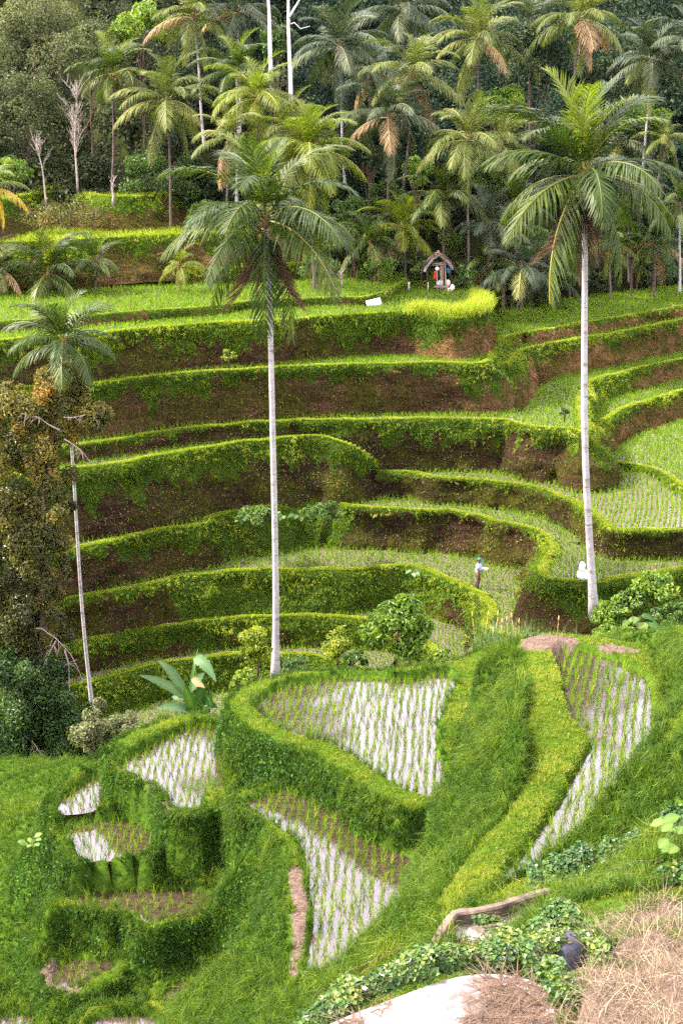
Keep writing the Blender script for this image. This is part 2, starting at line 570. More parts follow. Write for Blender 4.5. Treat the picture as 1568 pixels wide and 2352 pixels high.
def terrace(name, rim, z, back, slope=.22, drop=4., bw=.6, bh=.2, green=.8, red=0., wet=.5, seed=1, ext=(0, 0),
            rice=(.0, .35), ftype='mud', wob=.10, label='', grass=(.22, 1.), leafy=1.):
    zs = np.broadcast_to(np.asarray(z, float), (len(rim),))
    P = np.array([np.r_[onz(o, zz + bh * .75)[:2], zz, o[0]] for o, zz in zip(rim, zs)])
    if ext[0]:
        a = P[0] - P[1]; a[2:] = 0; P = np.vstack([P[0] + a / np.linalg.norm(a) * ext[0], P])
    if ext[1]:
        a = P[-1] - P[-2]; a[2:] = 0; P = np.vstack([P, P[-1] + a / np.linalg.norm(a) * ext[1]])
    C, s = resample(P, .28)
    xy = C[:, :2]; zz = C[:, 2]; ox = C[:, 3]
    T = np.gradient(xy, axis=0)
    kk = np.ones(7) / 7
    T = np.stack([np.convolve(np.pad(T[:, i], 3, 'edge'), kk, 'valid') for i in (0, 1)], 1)
    T /= np.linalg.norm(T, axis=1)[:, None] + 1e-9
    N = np.stack([T[:, 1], -T[:, 0]], 1)
    xy = xy + N * (wob * (vn(s * .55, s * 0 + seed * 7, seed) + .5 * vn(s * 1.7, s * 0 + seed * 3, seed + 5)))[:, None]
    sl = interp_ctl(slope, ox); gr = interp_ctl(green, ox); rd = interp_ctl(red, ox)
    dr = interp_ctl(drop, ox)
    bwv = bw * .8 * (1 + .25 * vn(s * .8, s * 0 + 3, seed + 9)); bhv = bh * .75 * (1 + .3 * vn(s * 1.1, s * 0 + 8, seed + 11))
    # profile rows
    rows = []; att_g = []; att_h = []
    for off, dz in ((-1.25, -.25), (-1.0, .1), (-.8, .75), (-.5, 1.), (-.2, .95), (0, .7)):
        rows.append((off * bwv, dz * bhv)); att_g.append(np.full(len(s), 1.5)); att_h.append(np.zeros(len(s)))
    nb = 26
    for i in range(1, nb + 1):
        t = (i / nb) ** 1.15 * dr
        bulge = (.26 * vn(s * .45, t * .9 + 3, seed + 21) +   .16 * vn(s * 1.3, t * 1.7, seed + 23) + .09 * vn(s * 3.1, t * 3.3, seed + 25)) * np.clip(t / .5, 0, 1)
        over = .10 * np.exp(-((t - .15) / .35) ** 2)         # the sod overhangs the cut soil a little
        rows.append((.06 + over + sl * t + bulge * np.clip(sl * 4, .5, 1.), .7 * bhv - t))
        att_g.append(np.clip((gr * .9 + (.25 + .45 * np.minimum(gr, 1.5)) * (fbm(s * .5, t * .6, seed + 31) + 1.0 * vn(s * 2.3, t * .6, seed + 37) + .6 * vn(s * 6., t * .8, seed + 39)) - t) / .6 + .5, 0, 1)); att_h.append(t)
    nr = len(rows)
    V = np.zeros((nr, len(s), 3))
    for i, (o, dz) in enumerate(rows):
        V[i, :, :2] = xy + N * np.asarray(o)[:, None]
        V[i, :, 2] = zz + dz
    idx = np.arange(nr * len(s)).reshape(nr, len(s))
    Q = np.stack([idx[:-1, :-1], idx[1:, :-1], idx[1:, 1:], idx[:-1, 1:]], -1).reshape(-1, 4)
    G = np.array(att_g).ravel()
    me = make_mesh(name, V.reshape(-1, 3), Q, None, {'green': G, 'red': np.tile(rd, nr), 'h': np.array(att_h).ravel()})
    me.materials.append(M_BANK)
    tag(link(name, me), label + ', its bank and bund', 'terrace', None, 'structure')
    # level field
    zf = float(np.max(zs)) - .03
    zl = float(np.min(zs))
    if isinstance(back, np.ndarray): bk = back
    else: bk = np.array([onz(o, zl)[:2] for o in back])
    inner = xy - N * (bwv * .9)[:, None]
    poly = np.vstack([inner[::2], bk[::-1]])
    from mathutils.geometry import tessellate_polygon
    tri = tessellate_polygon([[Vector((p[0], p[1], 0)) for p in poly]])
    zpoly = np.r_[zz[::2] - .03, np.full(len(bk), zf)] if np.ptp(zs) > 0 else np.full(len(poly), zf)
    me = make_mesh(name + '_field', np.c_[poly, zpoly], None, np.array(tri), {'wet': np.full(len(poly), wet)}, False)
    me.materials.append(M_FIELD if ftype == 'mud' else M_GROUND)
    if ftype == 'grass':
        lo, hi = poly.min(0), poly.max(0); nn = int(np.prod(hi - lo) * 40)
        gp = np.c_[rng.uniform(lo[0], hi[0], nn), rng.uniform(lo[1], hi[1], nn), np.full(nn, zf)]
        gp = gp[in_view(gp)]; gp = gp[inside(gp[:, 0], gp[:, 1], poly)]
        u_ = np.zeros((len(gp), 3)); u_[:, 2] = 1
        S_GRASS.blades(gp, u_, rng.uniform(.2, .5, len(gp)), .04, np.clip(rng.normal(.72, .16, len(gp)), 0, 1), .5, .4)
    tag(link('field', me), ('muddy' if ftype == 'mud' else 'grassy') + ' field of the ' + label, 'field', None, 'structure')
    FIELDS.append((name, poly, zf, np.vstack([xy, bk[::-1]]), zl))
    # rice rows
    sp, hgt = rice
    if sp:
        rice_rows(poly, zf, sp, hgt, seed)
    # grass along the bund: dense short blades, longer ones hanging over the edge
    L = s[-1]
    n = int(L * 520 * grass[1])
    i = rng.uniform(0, len(s) - 1.001, n); i0 = i.astype(int); f = (i - i0)[:, None]
    bx = xy[i0] * (1 - f) + xy[i0 + 1] * f; bn = N[i0]
    o = rng.uniform(-1., .12, n) ; bz = zz[i0] + bhv[i0] * np.interp(o, [-1, -.8, -.5, -.2, .0, .12], [.1, .75, 1, .95, .7, .55]) - .02
    Pp = np.c_[bx + bn * (o * bwv[i0])[:, None], bz]
    up = np.zeros((n, 3)); up[:, 2] = 1; up[:, :2] = bn * (np.clip(o + .4, 0, 1) * .7)[:, None]
    ln = rng.uniform(.4, 1.15, n) * grass[0] * np.interp(o, [-1, -.15, .12], [.26, .32, .8])
    keep = in_view(Pp)
    rr = rng.uniform(.74, .93, n) + .12 * fbm(bx[:, 0] * .6, bx[:, 1] * .6, 3) - np.clip(o + .06, 0, 1) * 2.2
    S_GRASS.blades(Pp[keep], up[keep], ln[keep], .022 + ln[keep] * .03, rr[keep], .45, .3)
    # grass and small leaves on the green part of the bank
    A = V[5:-1, :-1].reshape(-1, 3); B = V[6:, :-1].reshape(-1, 3); Cc = V[5:-1, 1:].reshape(-1, 3)
    g = np.array(att_g)[5:-1, :-1].ravel(); hh = np.array(att_h)[5:-1, :-1].ravel()
    U1 = B - A; U2 = Cc - A
    nor = np.cross(U1, U2); ar = np.linalg.norm(nor, axis=1); nor /= ar[:, None] + 1e-9
    nor *= np.sign((nor[:, :2] * np.tile(N[:-1], (nr - 6, 1))).sum(1) + 1e-6)[:, None]
    vis = in_view(A)
    for kind, dens in (('g', 95. * grass[1]), ('l', 48. * leafy), ('d', 60.)):
        wgt = ar * vis * (1.05 - np.clip(g, 0, 1)) * (.35 + .65 * (fbm(A[:, 0] * .7, A[:, 2] * 1.3, 19) > -.1)) if kind == 'd' else ar * vis * (np.clip(g, 0, 1) ** 1.2 * (1 if kind == 'g' else .8) + (.05 if kind == 'g' else .14))
        n = int(wgt.sum() * dens)
        if n < 1: continue
        j = rng.choice(len(A), n, p=wgt / wgt.sum())
        a, b = rng.uniform(0, 1, (2, n, 1))
        Pp = A[j] + U1[j] * a + U2[j] * b
        if kind == 'g':
            m5 = max(1, n // 5); Pp = np.repeat(Pp[:m5], 6, 0) + rng.normal(0, .035, (m5 * 6, 3)); j = np.repeat(j[:m5], 6); n = m5 * 6
            big = fbm(Pp[:, 0] * 1.1, Pp[:, 1] * 1.1 + Pp[:, 2] * 1.5, 15)
            lc = np.repeat(rng.normal(0, .35, (m5, 3)), 6, 0); lc[:, 2] *= .4
            D = nor[j] * .8 + np.array([0, 0, .18]) + lc
            ln = rng.uniform(.4, 1.2, n) * grass[0] * np.clip(1.1 - .2 * hh[j] + 1.1 * big, .45, 2.)
            tone = np.repeat(.11 * rng.normal(0, 1, m5), 6) + .06 * rng.normal(0, 1, n)
            S_GRASS.blades(Pp, D, ln, .02 + ln * .03, np.clip(.58 - .09 * hh[j] + tone + .55 * fbm(Pp[:, 0] * .35, Pp[:, 1] * .35 + Pp[:, 2] * .8, 5), 0, 1), .35, 1.7)
        elif kind == 'd':
            S_MOSS.leaves(Pp + nor[j] * .03, nor[j] + np.array([0, 0, .3]), rng.uniform(.04, .14, n), np.clip(.42 + .22 * rng.normal(0, 1, n) + .35 * fbm(Pp[:, 0] * .5, Pp[:, 2] * .9, 28), 0, 1), .45)
        else:
            S_CREEP.leaves(Pp + nor[j] * .04, nor[j] * 1. + np.array([0, 0, .35]), rng.uniform(.06, .17, n), np.clip(.40 + .11 * rng.normal(0, 1, n) + .5 * fbm(Pp[:, 0] * .6, Pp[:, 2] * 1.0, 8), 0, 1))


def tuft_template(nb, seed):
    r = np.random.default_rng(seed)
    return r


def rice_tufts(S, P, hgt, nb=7, wid=.016):
    """S: target; P (n,3) roots of the clumps"""
    n = len(P)
    if n == 0: return
    b = np.repeat(P, nb, 0) + np.c_[rng.normal(0, .022, (n * nb, 2)), np.zeros(n * nb)]
    up = np.zeros((n * nb, 3)); up[:, 2] = 1
    h = np.repeat(hgt * rng.uniform(.75, 1.2, n), nb) * rng.uniform(.6, 1.1, n * nb)
    r = np.repeat(rng.uniform(.15, .85, n), nb) + rng.normal(0, .12, n * nb)
    S.blades(b, up, h, wid, r, .23, .35)


def rice_rows(poly, z, sp, hgt, seed, ang=None, store=None, margin=None, nb=6):
    lo = poly.min(0); hi = poly.max(0)
    ang = R(8 + 17 * (seed % 5)) if ang is None else ang
    c = (lo + hi) / 2; rad = np.linalg.norm(hi - lo) / 2
    k = np.arange(-rad, rad, sp)
    X, Y = np.meshgrid(k, k); X = X.ravel(); Y = Y.ravel()
    X = X + .06 * np.sin(Y * .7 + seed) + rng.normal(0, .034, len(X)); Y = Y + .1 * np.sin(X * .45) + rng.normal(0, .03, len(X))
    p = np.stack([c[0] + X * math.cos(ang) - Y * math.sin(ang), c[1] + X * math.sin(ang) + Y * math.cos(ang)], 1)
    P3 = np.c_[p, np.full(len(p), z)]
    p3 = P3[in_view(P3, 15)]
    p3 = p3[inside(p3[:, 0], p3[:, 1], poly)]
    p3 = p3[rng.uniform(0, 1, len(p3)) > .04]
    if store is not None:
        store.append(p3); return
    rice_tufts(S_RICE, p3, hgt, nb + 2, .028)


Z_A, Z_B, Z_C, Z_D, Z_E, Z_F, Z_G, Z_H, Z_HP, Z_I, Z_J, Z_K, Z_L, Z_M = 12.8, 12.26, 9.75, 9.0, 6.77, 5.5, 4.05, 3.74, 5.9, 2.3, 0., -2.14, -3.6, -5.2
S1Z, S2Z, S3Z = 13.5, 15.9, 18.2

# three grassy steps on the left below the jungle
terrace('hillside', [(-60, 470), (60, 447), (150, 442), (210, 446), (260, 452), (320, 450), (420, 444)], S3Z, r1([(-300, 760), (100, 760), (400, 790), (560, 840), (840, 880)]), 1.1, 3.2, .8, .25, .9, .35, 0, 41, (8, 0), ftype='grass', label='upper scrubby step under the jungle', grass=(.4, .8), leafy=1.5)
terrace('hillside', [(-60, 556), (100, 553), (250, 546), (400, 538), (560, 530), (700, 522)], S2Z, r1([(-200, 950), (200, 930), (520, 960), (1000, 1000), (1400, 1000)]), .9, 3., .9, .2, 1.3, .5, 0, 42, (8, 4), ftype='grass', label='middle grassy step under the jungle', grass=(.38, 1.), leafy=1.)
terrace('hillside', [(-60, 640), (150, 636), (300, 628), (420, 620), (530, 614), (660, 606)], S1Z, r1([(-200, 1180), (200, 1150), (700, 1120), (1300, 1090)]), .7, 2., .7, .2, .9, .4, 0, 43, (8, 4), ftype='grass', label='lowest grassy step behind the top field', grass=(.35, 1.), leafy=1.)

terrace('rice_terrace', r3([(-150, 318), (0, 300), (360, 275), (560, 258), (950, 228), (1200, 200), (1430, 190)]) + r4([(0, 186), (110, 184), (200, 160), (265, 124), (300, 95)]),
        Z_A, r3([(-150, 160), (0, 160), (420, 150), (950, 135), (1568, 108)]) + r4([(120, 100), (290, 80)]), .35, 1.2, .5, .15, [(0, .15), (280, .2), (420, .8), (880, .7)], [(0, .5), (900, .8)], .9, 1, (8, 0), (.27, .3), label='top left pale green terrace', grass=(.2, 1.))
terrace('rice_terrace', r3([(-150, 400), (180, 373), (380, 368), (560, 343), (780, 322), (1000, 306), (1200, 298), (1320, 290)]) + r4([(0, 272), (280, 260), (400, 270), (520, 285), (610, 268), (652, 240), (640, 200), (610, 160), (600, 110)]),
        Z_B, r3([(-150, 315), (180, 300), (380, 278), (560, 262), (950, 235), (1300, 212)]) + r4([(0, 192), (190, 182), (260, 145), (300, 95), (450, 60), (590, 80)]), .28, 3.4, .55, .2, [(0, 1.5), (400, 1.3), (600, 1.), (660, .6), (780, 1.6), (1000, 1.4), (1090, .6)], [(0, .15), (900, .2), (1030, .8)], .5, 2, (8, 0), (.25, .3), label='second terrace with the thatched hut', grass=(.42, 1.2), leafy=1.6)
terrace('rice_terrace', r3([(-150, 615), (150, 600), (350, 587), (520, 572), (720, 545), (1000, 524), (1240, 510)]) + r4([(0, 497), (300, 490), (420, 487), (560, 490), (640, 488), (690, 465), (705, 423), (742, 378)]) + z1([(330, 398), (400, 402), (790, 331), (1100, 285), (1568, 197), (1750, 160)]),
        Z_C, r3([(-150, 565), (150, 550), (520, 515), (800, 490), (1240, 455), (1568, 440)]) + r4([(0, 430), (250, 425), (470, 405), (600, 340), (650, 290), (660, 255), (830, 222), (1100, 192), (1568, 135), (1720, 115)]),
        [(0, .2), (1040, .22), (1120, .5), (1180, .3), (1568, .3)], [(0, 4.), (1060, 4.2), (1150, 3.2), (1200, 2.), (1568, 2.)], .6, .2, [(0, 1.7), (380, 1.5), (520, .9), (640, .5), (1040, .7), (1120, 2.2), (1180, .15), (1568, .15)], [(0, .35), (640, .3), (900, .25), (1090, .3), (1150, 1.), (1568, .9)], .4, 3, (8, 0), (.25, .34), label='third terrace sweeping round to the right', grass=(.26, 1.1), leafy=1.3)
terrace('rice_terrace', z1([(120, 628), (180, 652), (245, 640), (285, 578), (400, 522), (540, 492), (790, 452), (1000, 420), (1350, 350), (1568, 306), (1750, 270)]),
        Z_D, z1([(95, 600), (200, 530), (380, 450), (790, 370), (1150, 297), (1568, 225), (1750, 190)]), [(1140, .8), (1220, .35), (1568, .3)], 3.2, .7, .2, [(1140, 2.), (1200, 1.), (1250, .7), (1400, .55), (1568, .5)], [(1140, .9), (1568, 1.)], .4, 4, (0, 0), (.25, .34), label='narrow right terrace above a tall orange bank', grass=(.3, 1.2), leafy=1.)
terrace('rice_terrace', r3([(-150, 915), (150, 885), (350, 864), (520, 842), (800, 797), (1240, 757)]) + r4([(0, 750), (400, 744), (700, 748)]) + z2([(200, 98), (310, 125), (420, 155), (540, 162), (700, 172), (790, 200), (828, 165), (815, 60)]) + z1([(795, 980), (800, 880), (880, 780), (1100, 715), (1300, 668), (1568, 612), (1750, 575)]),
        Z_E, r3([(-150, 870), (150, 845), (540, 765), (800, 735), (1240, 700), (1568, 685)]) + r4([(0, 690), (700, 690), (830, 720)]) + z1([(365, 985), (430, 860), (580, 775), (780, 690), (1100, 620), (1568, 520), (1750, 480)]),
        [(0, .25), (1150, .2), (1290, .25), (1360, .8), (1400, .7), (1568, .6)], [(0, 2.2), (560, 2.4), (700, 3.6), (1290, 3.6), (1400, 2.6), (1568, 2.6)], .7, .2, [(0, .3), (640, .35), (800, .7), (1100, 1.2), (1300, 1.3), (1360, 2.), (1430, 1.1), (1490, .3), (1568, .4)], [(0, .3), (700, .0), (1330, .1), (1400, .7)], .4, 5, (8, 0), (.25, .36), label='fourth terrace curling to a grassy point', grass=(.26, 1.1), leafy=1.3)
terrace('rice_terrace', z2([(760, 215), (840, 225), (880, 195), (925, 140)]) + z1([(955, 1085), (1005, 1055), (1150, 978), (1420, 898), (1568, 850), (1750, 815)]),
        Z_F, z1([(820, 1010), (900, 955), (1100, 880), (1300, 830), (1568, 735), (1750, 695)]), [(1320, .2), (1380, .5), (1568, .5)], 2.4, .6, .2, [(1320, .6), (1380, 1.), (1430, .4), (1568, .35)], [(1320, .3), (1390, .9)], .4, 6, (0, 0), (.25, .34), label='narrow right terrace below the grassy point', grass=(.28, 1.2))
terrace('rice_terrace', z2([(890, 345), (940, 402), (1060, 429), (1200, 448), (1320, 473), (1440, 533), (1520, 589), (1568, 613), (1750, 690)]),
        Z_G, z2([(1000, 380), (1080, 310), (1250, 215), (1568, 110), (1750, 60)]), .5, 1., .6, .12, .9, .2, .4, 7, (0, 0), (.25, .4), label='dark green right terrace behind a low bund', grass=(.24, 1.2))
terrace('rice_terrace', z4([(-50, 272), (180, 247), (400, 217), (700, 167), (1000, 117), (1300, 67), (1510, 46)]) + z5([(150, 40), (300, 32), (450, 34), (550, 58), (650, 92), (740, 138), (820, 205), (868, 258), (930, 285)]),
        [Z_HP] * 7 + [Z_HP, Z_HP, 5.85, 5.7, 5.4, 4.95, 4.3, 3.72, 3.45], z4([(-50, 205), (200, 178), (900, 55), (1500, 15)]) + z5([(150, 8), (300, 0), (500, 15), (640, 60), (800, 150), (880, 215)]),
        [(0, .35), (600, .45), (800, .5), (880, .2)], [(0, 4.4), (760, 4.2), (880, 3.)], .6, .2, [(0, 2.), (350, 1.8), (600, 1.), (760, 1.5), (830, 1.9), (880, 1.2)], [(0, .1), (700, 0.)], .3, 8, (8, 0), (.25, .3), label='fifth terrace ending in a grassy hump', grass=(.3, 1.2), leafy=1.2)
terrace('rice_terrace', z5([(720, 262), (800, 262), (880, 266), (1050, 277), (1200, 302), (1568, 332)]) + z2([(150, 582), (300, 597), (500, 641), (640, 702), (780, 782), (860, 832), (920, 872), (965, 925), (1050, 947), (1250, 957), (1568, 947), (1800, 938)]),
        Z_H, z5([(760, 235), (880, 215)]) + z2([(0, 455), (350, 455), (800, 400), (900, 350), (1000, 385), (1100, 405), (1300, 430), (1450, 490), (1568, 550), (1800, 650)]),
        .2, 2.4, .75, .2, [(800, .12), (1100, .14), (1420, .2), (1568, .3)], 0., .95, 9, (0, 0), (.27, .36), label='wide pale terrace of young rice on the right', grass=(.22, 1.2), leafy=.9)
terrace('rice_terrace', z4([(0, 832), (230, 786), (500, 726), (800, 666), (1000, 636), (1100, 588), (1300, 533), (1560, 502)]) + z5([(200, 482), (400, 468), (560, 472), (640, 505), (800, 516), (1100, 531), (1350, 541), (1568, 581)]) + z2([(100, 872), (250, 907), (400, 942), (480, 977), (535, 1035), (545, 1090), (515, 1140)]) + z3([(620, 300), (588, 355), (582, 415), (620, 468), (700, 491), (780, 501), (870, 506), (1000, 501), (1100, 486), (1300, 451), (1568, 416), (1760, 390)]),
        Z_I, z4([(0, 650), (230, 610), (700, 570), (1500, 450)]) + z5([(300, 420), (900, 410), (1568, 465)]) + z2([(0, 770), (300, 770), (500, 860), (700, 960), (830, 1040)]) + z3([(780, 230), (900, 265), (980, 330), (1200, 315), (1568, 315), (1760, 310)]),
        [(0, .3), (480, .3), (560, .75), (760, .75), (800, .22), (1220, .2), (1245, .6), (1300, .3), (1568, .4)], 3.4, .7, .2, [(0, .6), (460, .8), (500, 3.), (780, 3.), (820, .16), (1200, .2), (1250, .5), (1330, 2.), (1568, 2.5)], [(0, .12), (480, .15), (800, 0.), (1230, .15)], .6, 10, (8, 0), (.26, .36), label='sixth terrace with the white sack on its bund', grass=(.24, 1.2), leafy=1.2)
terrace('rice_terrace', z6([(-120, 330), (100, 272), (250, 246), (550, 196), (750, 151), (900, 121), (1200, 86), (1500, 66)]) + z7([(150, 67), (300, 71), (600, 76), (880, 51), (1050, 46), (1200, 86), (1400, 161), (1568, 246)]) + z3([(130, 565), (180, 620), (222, 690), (207, 752), (185, 802), (250, 836), (350, 862), (480, 890)]),
        Z_J, z6([(-120, 180), (230, 140), (700, 15), (1100, -40), (1200, -60)]) + z5([(200, 795), (580, 765), (1000, 775), (1300, 800), (1568, 830)]) + z3([(300, 350), (480, 410), (550, 465), (520, 570), (500, 690), (600, 780), (700, 840)]),
        [(0, .25), (350, .25), (400, .45), (980, .4), (1020, .25), (1200, .3)], 3.4, .7, .2, [(0, .3), (370, .35), (395, 3.), (990, 3.), (1030, 1.1), (1110, 1.2), (1200, 2.)], [(0, .12), (380, .1), (1000, 0.)], .75, 11, (8, 0), (.27, .36), label='seventh terrace with the farmer', grass=(.27, 1.3), leafy=1.5)
terrace('rice_terrace', z6([(100, 590), (340, 541), (500, 501), (800, 461), (1000, 431), (1300, 396), (1510, 391)]) + z7([(300, 386), (600, 401), (800, 416), (1000, 440), (1100, 520), (1200, 620), (1300, 720), (1420, 770)]),
        Z_K, z6([(100, 490), (700, 385), (850, 360), (1500, 305)]) + z7([(400, 295), (800, 315), (1200, 335), (1500, 430), (1570, 560), (1500, 700)]),
        .35, 2.6, .6, .2, [(0, .5), (270, .8), (300, 1.6), (1000, 1.4)], .1, .6, 12, (8, 0), (.28, .36), label='eighth terrace beside the leafy shrubs', grass=(.27, 1.2), leafy=1.)
terrace('rice_terrace', z6([(100, 880), (300, 832), (450, 792), (700, 722), (950, 682), (1300, 647)]) + z7([(150, 655), (350, 655), (480, 680), (700, 760), (900, 800)]),
        Z_L, z6([(100, 720), (600, 630), (1000, 583), (1300, 558)]) + z7([(200, 520), (400, 525), (800, 540), (1000, 640)]),
        .5, 2.6, .6, .2, 2.2, .1, .6, 13, (8, 0), (.28, .36), label='ninth terrace behind the banana plant', grass=(.27, 1.2), leafy=1.4)
terrace('rice_terrace', z6([(100, 1180), (500, 1170), (900, 1150), (1200, 1120)]), Z_M, z6([(100, 1010), (400, 975), (700, 900), (1100, 850)]), .5, 2., .6, .2, 1.5, .1, .6, 14, (8, 4), (.28, .36), label='lowest terrace in the hollow', grass=(.3, 1.))

# ------------------------------------------------------------------ near ridge: one ground sheet with the flooded paddies cut into it


def axis(*segs):
    out = []
    for a, b, st in segs:
        out.append(np.arange(a, b, st))
    out.append([segs[-1][1]])
    return np.concatenate(out)


GX = axis((-900, -200, 60), (-200, -60, 6), (-60, -20, 1.2), (-20, 15, .13), (15, 60, 1.2), (60, 200, 6), (200, 900, 60))
GY = axis((-40, 8, 3), (8, 16, .4), (16, 56, .13), (56, 150, 1.3), (150, 320, 6), (320, 1500, 80))
XX, YY = np.meshgrid(GX, GY, indexing='ij')
gx = XX.ravel(); gy = YY.ravel()

CTL = [((0, 1780), 0.), ((100, 1790), 1.), ((0, 1900), 2.2), ((60, 1960), 2.8), ((30, 2050), 2.9), ((40, 2200), 2.6), ((0, 2352), 2.), ((150, 2352), 2.4), ((300, 2310), 2.8), ((330, 2200), 3.0), ((460, 2160), 3.2), ((560, 2330), 3.4),
       ((-200, 1900), .5), ((-200, 2200), .5), ((360, 1700), -3.), ((440, 1610), -5), ((300, 1640), -5),
       ((1500, 1480), 11.6), ((1560, 1500), 12.6), ((1530, 1560), 12.2), ((1700, 1600), 14), ((1560, 1720), 12.3), ((1600, 1800), 13.2), ((1560, 1900), 12.9), ((1480, 1960), 12.0), ((1700, 1900), 14.5), ((1380, 2010), 11.4), ((1250, 2030), 11.1), ((1120, 2040), 11.),
       ((1568, 2000), 13.7), ((1560, 2060), 14.4), ((1500, 2090), 14.3), ((1420, 2120), 14.0), ((1568, 2130), 15.), ((1450, 2200), 14.9), ((1568, 2352), 16.4), ((1380, 2300), 15.5), ((1300, 2352), 15.6), ((1650, 2200), 16.2), ((1700, 2352), 17.5), ((1350, 2190), 14.3),
       ((1240, 2080), 12.6), ((1310, 2070), 12.9), ((1330, 2130), 13.9)]
cx = np.array([np.r_[onz(o, z)[:2], z] for o, z in CTL] + [
    (-3, 56, -4.5), (3, 56, -3), (8, 56, -2), (-3, 62, -7), (3, 62, -7), (-12, 58, -6), (-20, 55, -5), (-20, 48, -2), (-30, 50, -4), (-3, 52, .0), (3, 52, 1), (7, 53, 3), (12, 53, 5), (12, 58, 1.0), (16, 58, 2.5), (20, 56, 5), (12, 62, -.2), (17, 63, .8), (24, 60, 4), (30, 50, 10),
    (10, 66, -2), (17, 67, -.5), (-12, 70, -8), (0, 70, -8), (-25, 66, -8), (-20, 80, -8), (0, 80, -8), (20, 75, -3), (20, 90, -3), (0, 90, -8), (-20, 90, -8), (-40, 70, -8), (40, 70, 0),
    (-4, 16, 8), (-10, 18, 5), (-10, 25, 2), (2, 14, 14), (10, 12, 17.5), (0, 8, 18), (0, -20, 22), (-20, 5, 12), (20, 5, 20), (-3, 20, 6), (1, 20, 9), (-20, 30, 0), (20, 30, 15), (-40, 30, -4), (40, 30, 18),
    (0, 23, 6.6), (-1, 24.5, 5.), (1, 23.5, 7.), (-2, 22, 5.), (-3, 24, 4.), (-.5, 20.8, 8.3), (1.2, 21.6, 8.6), (-2, 20, 6.5), (0, 25.5, 5), (2, 22, 9.2), (-4, 27, 3)])


def idw(px, py, C, pw=3.2):
    num = np.zeros(len(px)); den = np.zeros(len(px))
    for x, y, z in C:
        w_ = 1 / ((px - x) ** 2 + (py - y) ** 2 + .4) ** (pw / 2)
        num += w_ * z; den += w_
    return num / den


Y0 = np.interp(gx, [-60, -23, -6, 0, 10, 14, 18, 28, 45, 60], [112, 112, 111, 108, 107.5, 110, 116, 122.5, 128, 130])
gz = idw(gx, gy, cx)
back = 11.6 + np.interp(gx, [-30, -6, 4], [5.5, 4.0, 0]) + np.clip(gy - Y0 - 6, 0, None) * np.interp(gx, [-30, 0, 30], [.34, .30, .27]) * np.clip(1 - (gy - 260) / 300, .0, 1) ** .5
back = np.where(gx > 14, back - np.interp(gx, [14, 26], [0, 2.2]), back)
k = np.clip((gy - (Y0 - 1.4)) / 1.4, 0, 1); far = gy > 62
gz = np.where(far, (-8 * (1 - k) + back * k) * (gy > 92) + gz * (gy <= 92) * 1., gz)
gz = np.where((gy > 62) & (gy <= 92), np.minimum(gz, 0 + .35 * np.abs(gx)), gz)
gz = np.where(gy > 320, np.maximum(gz, 55 + 12 * fbm(gx * .01, gy * .01, 2)), gz)
gz += np.where(gy < 62, .16 * fbm(gx * .5, gy * .5, 4) + .05 * fbm(gx * 2, gy * 2, 6), .6 * fbm(gx * .12, gy * .12, 9) * (gy > Y0))


def ov(*pts):
    return list(pts)


